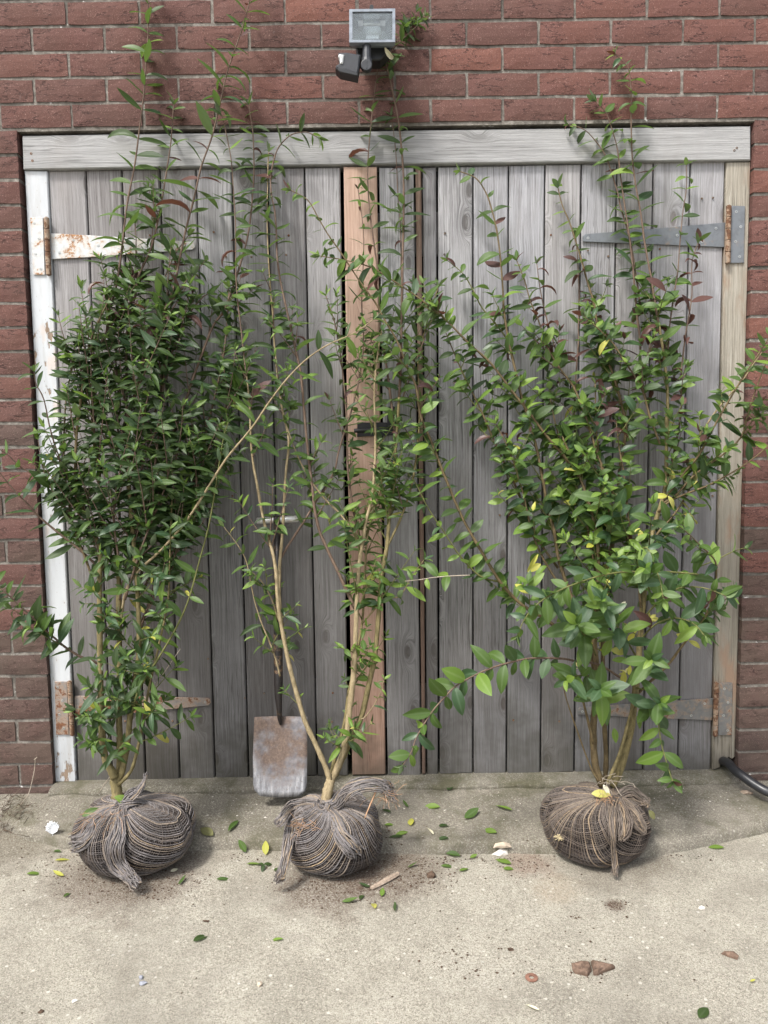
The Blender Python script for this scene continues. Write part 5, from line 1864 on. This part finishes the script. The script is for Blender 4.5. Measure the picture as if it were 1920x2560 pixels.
for pts, r0, r1, mt in ((R2, .004, .0013, M_SHOOT), (R3, .003, .0012, M_SHOOT), (RA, .0115, .0025, M_BARKD), (R4, .006, .0017, M_BARKD), (R5, .003, .0013, M_SHOOTG), (R6, .0075, .0016, M_BARKD), (R7, .003, .0013, M_SHOOT),
                        (R8, .0045, .0015, M_BARKD), (R8b, .0025, .0012, M_SHOOT), (R9, .0035, .0014, M_BARKD), (R10, .0028, .0012, M_SHOOT), (R11, .0032, .0013, M_SHOOT), (R12, .004, .0016, M_BARKD), (R12b, .003, .0014, M_BARKB), (R13, .0035, .0014, M_BARKD), (R14, .0035, .0013, M_BARKD),
                        (LB1, .0055, .0015, M_BARKD), (LB2, .0045, .0014, M_BARKD), (LB3, .004, .0014, M_BARKD), (LB4, .003, .0012, M_SHOOTG), (LB5, .002, .001, M_TWIGDEAD), (LB6, .0035, .0013, M_BARKD),
                        (RF1, .0036, .0014, M_SHOOT), (RF2, .003, .0012, M_SHOOTG), (RF3, .0045, .0014, M_BARKD), (RF4, .003, .0012, M_SHOOTG), (RF5, .0025, .0012, M_SHOOTG), (RF6, .003, .0013, M_SHOOTG), (RF7, .003, .0013, M_SHOOTG), (RF8, .003, .0013, M_SHOOTG), (RF9, .003, .0013, M_SHOOTG), (RF10, .002, .001, M_SHOOTG)):
    pr.stem(pts, r0, r1, mt, sides=9 if r0 > .01 else 7)
pr.stem(trace([(1498, 1955), (1478, 1921), (1448, 1841), (1417, 1751), (1405, 1700)], -.02), .003, .0015, M_BARKD)
pr.stem(trace([(1484, 1860), (1464, 1777), (1448, 1719), (1430, 1660)], -.03), .0048, .002, M_BARKD)
pr.stem(trace([(1520, 1960), (1523, 1947), (1549, 1884), (1572, 1800), (1590, 1740)], -.025), .006, .004, M_BARK)
pr.stem2(R1, .0125, .0014, M_BARK, M_SHOOT, .62)
for pts, st, L0, L1_, sp, tn, shp in ((R1, .40, .056, .056, .042, t_right, 'broad'), (R2, .1, .054, .052, .040, t_right, 'broad'), (R3, .15, .042, .042, .045, t_right, 'broad'), (RA, .55, .052, .05, .032, t_right, 'broad'), (R4, .2, .052, .052, .05, t_right, 'broad'),
                                      (R5, .1, .046, .044, .038, t_right, 'broad'), (R6, .4, .052, .05, .042, t_right, 'broad'), (R7, .3, .045, .042, .06, t_purp, 'broad'), (R8, .1, .052, .05, .034, t_right, 'broad'), (R8b, .1, .046, .044, .03, t_purp, 'broad'), (R9, .1, .054, .054, .032, t_right, 'broad'),
                                      (R10, .2, .045, .042, .05, t_right, 'broad'), (R11, .25, .044, .05, .042, t_purp, 'broad'), (R12, .2, .05, .05, .04, t_right, 'broad'), (R12b, .2, .046, .046, .045, t_right, 'broad'), (R13, .2, .048, .046, .045, t_right, 'broad'), (R14, .15, .046, .044, .045, t_right, 'broad'),
                                      (LB1, .12, .052, .046, .042, t_right, 'broad'), (LB2, .1, .052, .048, .036, t_right, 'broad'), (LB3, .1, .052, .048, .036, t_right, 'broad'), (LB4, .1, .048, .046, .04, t_right, 'broad'), (LB5, .3, .05, .048, .035, t_right, 'broad'), (LB6, .1, .05, .048, .038, t_right, 'broad'),
                                      (RF1, .26, .064, .062, .036, t_front, 'broad'), (RF2, 0.0, .056, .054, .040, t_front, 'broad'), (RF3, .35, .055, .055, .045, t_front, 'broad'), (RF4, .3, .060, .056, .040, t_front, 'broad'), (RF5, .35, .052, .050, .038, t_front, 'broad'),
                                      (RF6, .3, .062, .068, .03, t_front, 'broad'), (RF7, .2, .058, .064, .028, t_front, 'broad'), (RF8, .2, .060, .065, .028, t_front, 'broad'), (RF9, .2, .060, .062, .028, t_front, 'broad'), (RF10, .3, .045, .042, .05, t_front, 'broad')):
    pr.clothe(pts, L0, L1_, sp, shp, tn, start=st, skip=.07, tipsmall=.8 if pts in (RF6, RF7, RF8, RF9) else .55)
R15 = trace([(1495, 1480), (1480, 1380), (1460, 1280), (1430, 1180), (1400, 1100), (1380, 1020), (1372, 950)], .02)
R16 = trace([(1520, 1450), (1525, 1350), (1520, 1250), (1500, 1150), (1490, 1060), (1488, 960)], .0)
R17 = trace([(1602, 1520), (1592, 1420), (1572, 1300), (1562, 1200), (1548, 1120), (1540, 1050)], -.02)
R18 = trace([(1610, 1420), (1640, 1340), (1690, 1280), (1730, 1210), (1750, 1150)], -.02)
for q_ in (R15, R16, R17, R18):
    pr.stem(q_, .004, .0014, M_BARKD)
    pr.clothe(q_, .052, .048, .034, 'broad', t_right, start=.1)
    pr.twigs(q_, 16, .1, .9, (.08, .18), .050, .033, 'broad', t_right, M_SHOOTG, front=.15)
pr.twigs(R1, 44, .24, .66, (.08, .18), .050, .033, 'broad', t_right, M_SHOOTG, front=.15)
pr.twigs(R6, 40, .30, .72, (.08, .18), .050, .033, 'broad', t_right, M_SHOOTG)
pr.twigs(RA, 46, .40, .99, (.08, .20), .050, .033, 'broad', t_right, M_SHOOTG, front=.1)
pr.twigs(R4, 30, .12, .65, (.08, .17), .048, .034, 'broad', t_right, M_SHOOTG)
pr.twigs(R8, 26, .1, .85, (.07, .15), .048, .033, 'broad', t_right, M_SHOOT)
pr.twigs(R2, 8, .05, .4, (.07, .14), .045, .034, 'broad', t_purp, M_SHOOT)
pr.twigs(R9, 12, .1, .8, (.06, .13), .048, .033, 'broad', t_right, M_SHOOT)
pr.twigs(R11, 8, .05, .4, (.07, .15), .046, .034, 'broad', t_right, M_SHOOT)
pr.twigs(LB1, 16, .06, .6, (.07, .15), .048, .034, 'broad', t_right, M_SHOOTG)
pr.twigs(LB2, 16, .1, .8, (.07, .15), .048, .034, 'broad', t_right, M_SHOOTG)
pr.twigs(LB3, 18, .1, .8, (.07, .15), .048, .034, 'broad', t_right, M_SHOOTG)
pr.twigs(LB6, 12, .1, .8, (.07, .15), .048, .034, 'broad', t_right, M_SHOOTG)
pr.twigs(R12, 8, .1, .6, (.06, .13), .046, .032, 'broad', t_right, M_SHOOTG)
pr.twigs(R13, 8, .1, .7, (.06, .13), .046, .032, 'broad', t_right, M_SHOOTG)
pr.twigs(R14, 5, .1, .7, (.05, .10), .044, .032, 'broad', t_right, M_SHOOTG)
pr.twigs(R1, 10, .17, .33, (.04, .10), .038, .03, 'broad', t_yell, M_SHOOTG, (55, 90), skip=.3)
pr.twigs(RA, 9, .28, .52, (.04, .10), .038, .03, 'broad', t_yell, M_SHOOTG, (55, 90), skip=.3)
pr.twigs(RF3, 6, .3, .9, (.05, .11), .050, .03, 'broad', t_front, M_SHOOTG)
pr.twigs(RF2, 4, .1, .6, (.05, .10), .056, .03, 'broad', t_front, M_SHOOTG)
for (u, v, dx, dz, L, tn, y) in ((1345, 1385, -.55, -.8, .062, 'yellow', -.32), (1352, 1410, -.9, -.4, .05, 'yellow', -.3), (1440, 1260, -.8, .3, .04, 'yellow', -.2), (1668, 1240, -1, .1, .045, 'yellow', -.33), (1670, 1240, .5, -.8, .05, 'yellow', -.34),
                                 (1722, 1600, -.9, .5, .045, 'yellow', -.35), (1722, 1602, .9, -.4, .05, 'yellow', -.36), (1505, 1512, .2, .9, .045, 'yellow', -.3), (1565, 1630, -.8, .2, .05, 'yellow', -.35), (1508, 1640, .3, .9, .06, 'light', -.36),
                                 (1640, 1745, .7, -.7, .06, 'yellow', -.38), (1560, 1710, -.2, .9, .05, 'yellow', -.36), (1530, 1650, .9, .1, .055, 'light', -.38), (1470, 1600, .2, -.9, .045, 'yellow', -.4), (1655, 1590, .4, .8, .055, 'light', -.40),
                                 (1518, 1530, .9, .2, .04, 'yellow', -.3), (1548, 1520, .6, .7, .03, 'pale', -.3), (1600, 1325, .1, -.9, .035, 'yellow', -.3), (1535, 1820, .1, -.9, .045, 'light', -.33), (1592, 1790, .3, -.8, .05, 'light', -.34)):
    pr.leaf(P(u, v, y), Vector((dx, -.25, dz)), Vector((0, -1, .35)), L * .85, 'narrow' if u == 1345 else 'broad', tn)
pr.big = 1.1
RF11 = trace([(1600, 1600), (1640, 1560), (1690, 1545), (1735, 1560), (1762, 1590)], y0=-.28, y1=-.46)
RF12 = trace([(1495, 1600), (1440, 1560), (1400, 1520), (1370, 1490)], y0=-.27, y1=-.48)
RF13 = trace([(1590, 1640), (1560, 1590), (1530, 1545), (1505, 1500)], y0=-.28, y1=-.50)
RF14 = trace([(1596, 1560), (1650, 1500), (1700, 1470), (1760, 1470), (1815, 1490)], y0=-.27, y1=-.45)
RF15 = trace([(1490, 1700), (1470, 1690), (1440, 1690), (1415, 1700)], y0=-.28, y1=-.46)
for q_ in (RF11, RF12, RF13, RF14, RF15):
    pr.stem(q_, .003, .0013, M_SHOOTG)
    pr.clothe(q_, .060, .060, .030, 'broad', t_front, start=.2, tipsmall=.8)
b3 = Ball(pr.t, 1356, 1618, 1958, 2180, -.345, (1543, 1995), 236, M_THREADB, 15, [(160, .04, .6), (330, .02, .5)])
b3.build()
bundle(b3.ob, spline([b3.on(1538, 1990, .014), b3.on(1530, 2015, .012), b3.on(1528, 2050, .012), b3.on(1531, 2085, .012), b3.on(1534, 2125, .012), b3.on(1536, 2160, .012), P(1537, 2188, b3.c.y - b3.ry - .012)], 5), [.028, .03, .02, .02, .016, .014, .014], 9, M_THREADB, 'cloth_tail', seed=24, fray=.5)
bundle(b3.ob, spline([b3.on(1545, 2000, .016), b3.on(1556, 2030, .016), b3.on(1560, 2055, .016), b3.on(1558, 2080, .014), b3.on(1552, 2098, .012)], 5), [.025, .045, .055, .045, .02], 14, M_THREADB, 'cloth_tail', seed=25, fray=.4)
bundle(b3.ob, spline([b3.on(1552, 1998, .016), b3.on(1580, 2020, .02), b3.on(1598, 2045, .022), b3.on(1611, 2068, .018), b3.on(1606, 2078, .014), b3.on(1592, 2068, .014), b3.on(1578, 2045, .014)], 5), [.022, .022, .018, .014, .012, .012, .012], 8, M_THREADB, 'cloth_tail', seed=26)
bundle(b3.ob, spline([P(1548, 1994, b3.k.y), P(1575, 1985, b3.k.y + .01), P(1600, 1998, b3.k.y + .01), P(1622, 2008, b3.k.y)], 5), [.03, .05, .04, .02], 14, M_THREADB, 'cloth_tail', seed=27, fray=.6)
bundle(b3.ob, spline([b3.on(1530, 1990, .02), b3.on(1540, 2004, .024), b3.on(1556, 2006, .024), b3.on(1566, 1994, .018)], 5), [.018, .026, .026, .018], 10, M_THREADB, 'knot', seed=28, twist=1.0)
fibres(b3.ob, b3.on(1515, 2000, .006), 30, .035, M_ROOT, 29)
fibres(b3.ob, P(1518, 1965, b3.k.y + .02), 16, .06, M_TWIGDEAD, 30, 'dead_stalk', .001)
pr.leaf(b3.on(1479, 1984, .014), Vector((.95, -.2, .1)), Vector((0, -.7, .7)), .052, 'broad', 'yellow')
pr.leaf(P(1508, 1962, b3.k.y), Vector((.5, -.3, -.7)), Vector((0, -.9, .3)), .032, 'broad', 'pale')
pr.leaf(P(1622, 2025, b3.k.y), Vector((.5, -.1, -.7)), Vector((0, -.9, .3)), .035, 'broad', 'olive')
print('right leaves', pr.finish())
o = MB()
c = b3.on(1397, 2093, .008)
for k in range(26):
    a = random.uniform(0, 6.28)
    q = [c, c + Vector((math.cos(a) * .008, -.002, math.sin(a) * .005)), c + Vector((math.cos(a) * .016, random.uniform(-.004, 0), math.sin(a) * .010))]
    tube(o, q, .0012, 3)
tag(o.build('seed_tuft', plain('straw_fluff', (0.6, 0.5, 0.3), 0.9), origin=c), 'small straw-coloured tuft stuck on the brown netted ball', 'tuft')

# ------------------------------------------------------------------ black pipe, weed stalk
b = MB()
tube(b, spline([P(1795, 1900, .06), P(1818, 1906, -.01), P(1835, 1924, -.06), P(1851, 1936, -.09), P(1886, 1961, -.13), P(1921, 1980, -.16), P(1975, 1996, -.18), P(2060, 2005, -.20)], 6), 0.0155, 14)
tag(b.build('pipe', M_PIPE, smooth=True, origin=P(1851, 1936, -.09)), 'black rubber pipe coming from under the right gate post', 'pipe')
b = MB()
tube(b, spline([G(46, 2020, -.05), P(60, 2000, -.10), P(73, 1980, -.09), P(84, 1935, -.07), P(87, 1915, -.06), P(88, 1896, -.06)], 5), .0012, 5)
for k in range(5):
    c = P(88 + random.uniform(-5, 5), 1896 + random.uniform(-5, 5), -.06)
    tube(b, [P(88, 1898, -.06), c], .0012, 4)
tag(b.build('dead_weed', M_TWIGDEAD, origin=G(46, 2020, -.05)), 'thin dead weed stalk against the lower left bricks', 'weed')

# ------------------------------------------------------------------ small things lying on the concrete


def lump(name, u, v, w, d, h, mat, label, cat, seed, ang=0.0, group=None):
    p = ground_hit(u, v)
    rr = random.Random(seed)
    b = MB()
    import bmesh
    bm = bmesh.new()
    bmesh.ops.create_icosphere(bm, subdivisions=1, radius=1)
    for q in bm.verts:
        k = 1 + .75 * noise.noise(q.co * 1.3 + Vector((seed * 1.7, 0, 0))) + .35 * noise.noise(q.co * 4 + Vector((0, seed, 0)))
        q.co = q.co * k
        q.co.z = max(q.co.z, -.45)
    ca, sa = math.cos(ang), math.sin(ang)
    vs_ = [(p.x + (q.co.x * w * ca - q.co.y * d * sa), p.y + (q.co.x * w * sa + q.co.y * d * ca), p.z + (q.co.z + .35) * h) for q in bm.verts]
    fs = [tuple(q.index for q in f.verts) for f in bm.faces]
    bm.free()
    b.add(vs_, fs)
    return tag(b.build(name, mat, origin=p), label, cat, group)


lump('stone', 1258, 2116, .026, .014, .009, M_STONET, 'tan stone lying against the white stone by the apron edge', 'stone', 2, .2)
lump('stone', 1251, 2134, .024, .013, .011, M_STONE, 'white stone at the apron edge left of brown ball', 'stone', 5, .1)
for i, (outl, lab) in enumerate((([(810, 958), (850, 955), (890, 958), (897, 985), (880, 1005), (850, 1000), (828, 993), (815, 985)], 'blunt left half of the broken brown clay crust'),
                                  ([(893, 948), (930, 952), (975, 965), (998, 970), (985, 978), (950, 990), (920, 1000), (903, 1000), (901, 975)], 'pointed right half of the broken brown clay crust'))):
    pts = []
    for (x, y) in outl:
        for k in range(2):
            pts.append(ground_hit(960 + (x + random.uniform(-3, 3)) / 1.728, 1860 + (y + random.uniform(-2, 2)) / 1.728))
            if k == 0:
                nx2, ny2 = outl[(outl.index((x, y)) + 1) % len(outl)]
                x, y = (x + nx2) / 2, (y + ny2) / 2
                break
    cc = sum(pts, Vector()) / len(pts)
    b = MB()
    n = len(pts)
    low = [p + Vector((0, 0, .0005)) for p in pts]
    mid_ = [cc.lerp(p, 1.02) + Vector((0, 0, .006 + random.uniform(-.001, .002))) for p in pts]
    inn = [cc.lerp(p, .82) + Vector((0, 0, .012 + random.uniform(-.002, .003))) for p in pts]
    in2 = [cc.lerp(p, .4) + Vector((0, 0, .011 + random.uniform(-.003, .004))) for p in pts]
    vs_ = low + mid_ + inn + in2 + [cc + Vector((0, 0, .012))]
    fs = []
    for q in range(3):
        for k in range(n):
            k2 = (k + 1) % n
            fs.append((q * n + k2, q * n + k, (q + 1) * n + k, (q + 1) * n + k2))
    fs += [(3 * n + (k + 1) % n, 3 * n + k, 4 * n) for k in range(n)]
    b.add(vs_, fs)
    tag(b.build('clay_crust', M_CLAY, origin=cc), lab, 'clay')
lump('soil_clod', 1825, 2391, .017, .009, .009, M_CLAY, 'brown soil clod on the bare concrete far from the shrubs', 'clod', 9, -.5)
lump('soil_clod', 1080, 2193, .016, .012, .012, M_SOIL, 'dark soil clod on the soil spill right of middle ball', 'clod', 12, .3)
lump('stone', 1753, 2271, .010, .006, .005, M_STONE, 'small white chip alone on the driveway below right ball', 'stone', 13, .0)
lump('stone', 356, 2460, .010, .008, .004, M_GREYFLAKE, 'grey flake on the driveway, the flatter of a pair', 'stone', 14, .0)
lump('stone', 352, 2446, .005, .007, .006, M_GREYFLAKE, 'small upright grey chip behind the grey flake', 'stone', 15, .6)
lump('stone', 650, 2463, .007, .006, .006, M_STONET, 'pebble on the open driveway near the bottom middle', 'stone', 16, .0)
lump('stone', 185, 2503, .008, .006, .003, M_STONE, 'flat pale chip near the lower left corner', 'stone', 17, .0)
lump('soil_clod', 514, 2304, .008, .005, .004, M_SOIL, 'small dark crumb of soil above the large fallen leaf', 'clod', 18, .0)
lump('soil_clod', 1276, 2375, .009, .006, .005, M_SOIL, 'dark soil crumb among scattered specks above the washer', 'clod', 19, .2)
lump('soil_clod', 103, 2531, .008, .005, .005, M_SOIL, 'dark soil crumb near the bottom left corner', 'clod', 20, .2)
lump('bark_piece', 1866, 1983, .024, .010, .009, M_CHIP, 'curled piece of brown bark under the black pipe', 'bark', 21, -.6)
lump('stone', 1808, 1953, .010, .006, .004, M_STONE, 'pale chip on the apron beside the black pipe', 'stone', 22, 0)

# washer
p = ground_hit(1329, 2446)
b = MB()
n = 28
ro, ri, h = .0145, .0058, .0022
for (r, z) in ((ro, 0), (ro, h), (ri, h), (ri, 0)):
    for k in range(n):
        a = 2 * math.pi * k / n
        b.v.append((p.x + r * math.cos(a), p.y + r * math.sin(a), p.z + .001 + z))
        b.rib.append(0.0)
for q in range(4):
    q2 = (q + 1) % 4
    for k in range(n):
        k2 = (k + 1) % n
        b.f.append((q * n + k, q * n + k2, q2 * n + k2, q2 * n + k))
        b.m.append(0)
tag(b.build('washer', M_WASHER, origin=p), 'rusty round steel washer lying on the driveway', 'washer')

# feather
p = ground_hit(134, 2088)
b = MB()
for k in range(70):
    t = k / 70
    base = p + Vector((-.002 + .004 * t, .0, .004 + .034 * t))
    side = -1 if k % 2 else 1
    L = .017 * math.sin(math.pi * min(1, .15 + t * .85)) + .003
    q = [base, base + Vector((side * L * .6, random.uniform(-.006, 0), .006)), base + Vector((side * L, random.uniform(-.01, .002), .010 + random.uniform(-.004, .004)))]
    tube(b, q, .0012, 3)
tube(b, [p + Vector((-.003, 0, -.002)), p + Vector((.002, 0, .04))], .0009, 4)
tag(b.build('feather', M_FEATHER, origin=p), 'fluffy white feather on the apron left of left ball', 'feather')

# splinter of wood
a_, c_ = ground_hit(928, 2225), ground_hit(996, 2190)
b = MB()
d = (c_ - a_)
sd = Vector((-d.y, d.x, 0)).normalized()
rows = []
for k in range(9):
    t = k / 8
    w = .0075 * (.5 + .5 * math.sin(math.pi * (.1 + .8 * t))) + random.uniform(-.001, .001)
    q = a_.lerp(c_, t) + Vector((0, 0, .003 + .003 * t))
    rows.append([q - sd * w, q + sd * w, q + sd * w * .7 + Vector((0, 0, .006)), q - sd * w * .5 + Vector((0, 0, .005))])
fs = []
for k in range(8):
    for i in range(4):
        j = (i + 1) % 4
        fs.append((k * 4 + i, k * 4 + j, (k + 1) * 4 + j, (k + 1) * 4 + i))
fs += [(3, 2, 1, 0), (32, 33, 34, 35)]
b.add([q for r in rows for q in r], fs)
tag(b.build('wood_splinter', M_CHIP, origin=a_), 'grey-brown splinter of wood on the soil by middle ball', 'splinter')

FALLEN = [
    (370, 1979, 48, 15, 'mid', 'n', 'green leaf on the apron touching the back of left ball'),
    (139, 2129, 40, 160, 'mid', 'n', 'dull green leaf in the shaded apron corner below the feather'),
    (157, 2152, 40, 10, 'yellow', 'n', 'yellow-green narrow leaf below the dull leaf under the feather'),
    (88, 2186, 44, 5, 'light', 'b', 'bright lime leaf, leftmost whole leaf on the driveway'),
    (146, 2190, 38, 165, 'yellow', 'n', 'curled yellow leaf just right of the bright lime leaf'),
    (170, 2237, 38, 75, 'mid', 'n', 'narrow green leaf pointing towards the gate below left ball'),
    (270, 2186, 42, 5, 'pale', 'n', 'pale cream leaf in the soil in front of left ball'),
    (436, 2179, 22, 30, 'pale', 'b', 'tiny round pale leaf right of left ball'),
    (456, 2206, 36, 65, 'mid', 'n', 'green leaf on edge of soil right of left ball tail'),
    (562, 2200, 44, 5, 'mid', 'n', 'green leaf lying flat midway between left and middle balls'),
    (604, 2123, 42, 140, 'mid', 'b', 'green leaf on the apron edge beside the yellow leaf'),
    (664, 2121, 42, 100, 'yellow', 'b', 'yellow and green leaf on the apron edge left of middle ball'),
    (637, 2162, 44, 5, 'light', 'n', 'light green leaf touching the dark leaf cluster'),
    (690, 2176, 22, 60, 'mid', 'n', 'small leaf under the hanging tail of middle ball'),
    (584, 2069, 56, 65, 'mid', 'n', 'long green leaf on the apron left of the shovel blade'),
    (516, 2084, 56, 150, 'olive', 'b', 'dull olive lobed leaf on the apron right of left ball'),
    (505, 2345, 56, 40, 'dark', 'b', 'large dark green leaf alone on the open driveway'),
    (690, 2351, 42, 175, 'light', 'n', 'narrow pale green leaf on the open driveway'),
    (876, 2256, 46, 5, 'mid', 'n', 'narrow green leaf nearest below middle ball'),
    (904, 2245, 30, 60, 'dark', 'b', 'small dark curled leaf below the wood splinter'),
    (935, 2265, 38, 100, 'yellow', 'b', 'pale yellow leaf below the wood splinter'),
    (911, 2219, 34, 170, 'dark', 'n', 'dark leaf between middle ball and the wood splinter'),
    (956, 2236, 32, 80, 'light', 'b', 'light green upright leaf right of the wood splinter'),
    (988, 2272, 34, 85, 'dark', 'n', 'dark narrow upright leaf on the driveway past the splinter'),
    (1027, 2058, 40, 85, 'yellow', 'b', 'bright yellow leaf on the apron right of middle ball'),
    (1079, 2019, 46, 170, 'light', 'b', 'green leaf on the apron above the bright yellow leaf'),
    (1179, 2041, 54, 30, 'mid', 'b', 'wide green leaf on the middle of the apron'),
    (1258, 2024, 50, 160, 'light', 'n', 'light green leaf with a brown twig on the apron'),
    (1113, 2065, 40, 20, 'dark', 'b', 'dark curled leaf with stalk in the middle of the apron'),
    (1075, 2081, 42, 120, 'pale', 'n', 'pale green upright leaf below the bright yellow leaf'),
    (1223, 2080, 44, 155, 'light', 'b', 'light leaf on the apron above the two stones'),
    (989, 2094, 40, 175, 'dark', 'n', 'dark leaf on the apron close to middle ball'),
    (1005, 2087, 38, 15, 'light', 'n', 'light leaf lying across the dark leaf near middle ball'),
    (1106, 2098, 32, 175, 'dark', 'b', 'dark green leaf near the lower edge of the apron'),
    (1132, 2123, 42, 165, 'mid', 'b', 'green leaf right on the edge of the apron'),
    (1184, 2145, 24, 20, 'light', 'b', 'tiny leaf just below the apron edge left of stones'),
    (1033, 2168, 36, 20, 'mid', 'n', 'dusty green leaf on the soil spill near the clod'),
    (1122, 2168, 44, 0, 'mid', 'n', 'flat green leaf on the driveway right of the soil clod'),
    (1160, 2177, 30, 20, 'light', 'b', 'small light leaf right of the flat green leaf'),
    (1258, 2156, 48, 150, 'light', 'b', 'large lime leaf below the white stone'),
    (1274, 2174, 36, 10, 'light', 'b', 'smaller lime leaf below the large lime leaf'),
    (976, 2064, 34, 10, 'light', 'n', 'light leaf half hidden beside middle ball'),
    (1013, 2016, 30, 130, 'mid', 'n', 'green leaf on the apron behind middle ball'),
    (966, 2030, 32, 150, 'dark', 'n', 'dark leaf tucked against the right of middle ball'),
    (1102, 1969, 34, 5, 'dark', 'n', 'dark leaf by the threshold, left of a close pair'),
    (1127, 1973, 34, 40, 'dark', 'b', 'dark leaf by the threshold, right of a close pair'),
    (1790, 2121, 42, 175, 'light', 'b', 'green leaf on the apron edge right of brown ball'),
    (1759, 2535, 62, 35, 'dark', 'b', 'dark green leaf at the lower right corner of driveway'),
    (1330, 2523, 40, 155, 'pale', 'n', 'pale narrow leaf on the driveway below the washer'),
    (1882, 2457, 18, 10, 'yellow', 'b', 'tiny yellow leaf by the right edge of the driveway'),
]
rrf = random.Random(5)
for (u, v, lpx, ang, tone, sh_, lab) in FALLEN:
    p = ground_hit(u, v)
    dist = p.y - CAM[1]
    L = lpx / FPX * dist * .95
    a = math.radians(ang)
    D = Vector((math.cos(a), math.sin(a) * 1.4, 0.05)).normalized()
    e1, e2 = p - D * L * .5, p + D * L * .5
    D.z = (ground_z(e2.x, e2.y) - ground_z(e1.x, e1.y)) / L + .04
    shp = 'narrow' if sh_ == 'n' else 'broad'
    k = rrf.choice([0, 2, 4, 5])
    N = Vector((rrf.uniform(-.3, .3), rrf.uniform(-.5, .1), 1))
    o = bpy.data.objects.new('fallen_leaf', leaf_mesh(shp, k, tone))
    COL.objects.link(o)
    M = Matrix.Translation(Vector((p.x, p.y, ground_z(p.x, p.y) + .005)) - Vector((D.x, D.y, 0)) * L * .5) @ frame_mat(D, N, L)
    o.matrix_world = M
    tag(o, lab, 'leaf', 'leaves fallen on the concrete')
# the little three-leaved sprig
p = ground_hit(659, 2168)
sp = thing('fallen_sprig', 'dark three-leaved sprig on the concrete left of middle ball', 'sprig', p)
for a in (20, 150, 270):
    a = math.radians(a)
    o = bpy.data.objects.new('leaf', leaf_mesh('broad', 1, 'dark'))
    COL.objects.link(o)
    o.parent = sp
    o.matrix_local = Matrix.Translation((0, 0, .008)) @ frame_mat(Vector((math.cos(a), math.sin(a), .1)), Vector((0, -.3, 1)), .030)

# crumbs, grit, rootlets
rr = random.Random(3)
OCT_V = [(1, 0, 0), (-1, 0, 0), (0, 1, 0), (0, -1, 0), (0, 0, 1), (0, 0, -.6)]
OCT_F = [(0, 2, 4), (2, 1, 4), (1, 3, 4), (3, 0, 4), (2, 0, 5), (1, 2, 5), (3, 1, 5), (0, 3, 5)]


def scatter(name, spots, mat, smin, smax):
    b = MB()
    for (u, v, su, sv, n) in spots:
        for _ in range(n):
            uu, vv_ = u + rr.gauss(0, su), v + rr.gauss(0, sv)
            q = G(uu, vv_, -.085)
            if q.y > -.03 or q.y < -1.6:
                continue
            z = ground_z(q.x, q.y)
            s = smin * (smax / smin) ** (rr.random() ** 2.2)
            k = [s * rr.uniform(.6, 1.3) for _ in range(3)]
            b.add([(q.x + a_ * k[0], q.y + b_ * k[1], z + .3 * k[2] + c_ * k[2] * .7) for a_, b_, c_ in OCT_V], OCT_F)
    return kind(b.build(name, mat), 'stuff')


scatter('soil_crumbs', [(320, 2200, 110, 26, 520), (380, 2215, 60, 18, 200), (840, 2212, 90, 16, 420), (985, 2170, 60, 34, 420), (1080, 2200, 40, 18, 120), (1320, 2160, 40, 22, 150), (1540, 2260, 22, 10, 80), (1440, 2290, 12, 4, 20),
                        (1190, 2380, 200, 40, 60), (1500, 2360, 240, 120, 70), (300, 2400, 260, 120, 40), (160, 2150, 70, 22, 160), (30, 2050, 40, 18, 200), (640, 2140, 60, 6, 90), (1130, 2146, 120, 5, 160), (1690, 2140, 60, 6, 60), (600, 1978, 260, 4, 90), (1300, 1962, 260, 4, 80), (1100, 2390, 50, 14, 40), (1200, 2420, 60, 8, 30), (1480, 2430, 40, 8, 40)], M_SOIL, .0012, .0042)
scatter('grit', [(960, 2330, 700, 130, 900), (700, 2050, 400, 35, 160), (1250, 2040, 220, 40, 180), (1750, 2030, 110, 40, 120), (520, 2060, 90, 30, 60)], M_GRIT, .0010, .0034)
scatter('pale_chips', [(620, 2040, 90, 30, 34), (1180, 2030, 130, 35, 16), (1740, 2010, 100, 40, 34)], M_STONE, .0018, .0055)
b = MB()
for k in range(70):
    q = G(20 + rr.gauss(0, 35), 2040 + rr.gauss(0, 16), -.06)
    z = ground_z(q.x, q.y)
    pts = [Vector((q.x, q.y, z + .003))]
    d = Vector((rr.uniform(-1, 1), rr.uniform(-1, 1), rr.uniform(0, .5))).normalized()
    for _ in range(4):
        d = (d + Vector((rr.uniform(-.6, .6), rr.uniform(-.6, .6), rr.uniform(-.4, .3)))).normalized()
        pts.append(pts[-1] + d * .012)
        pts[-1].z = max(pts[-1].z, ground_z(pts[-1].x, pts[-1].y) + .001)
    tube(b, pts, .0009, 3)
kind(b.build('debris', bark_mat('dead_root_brown', (.04, .03, .02), (.09, .065, .045), (.16, .12, .09))), 'stuff')
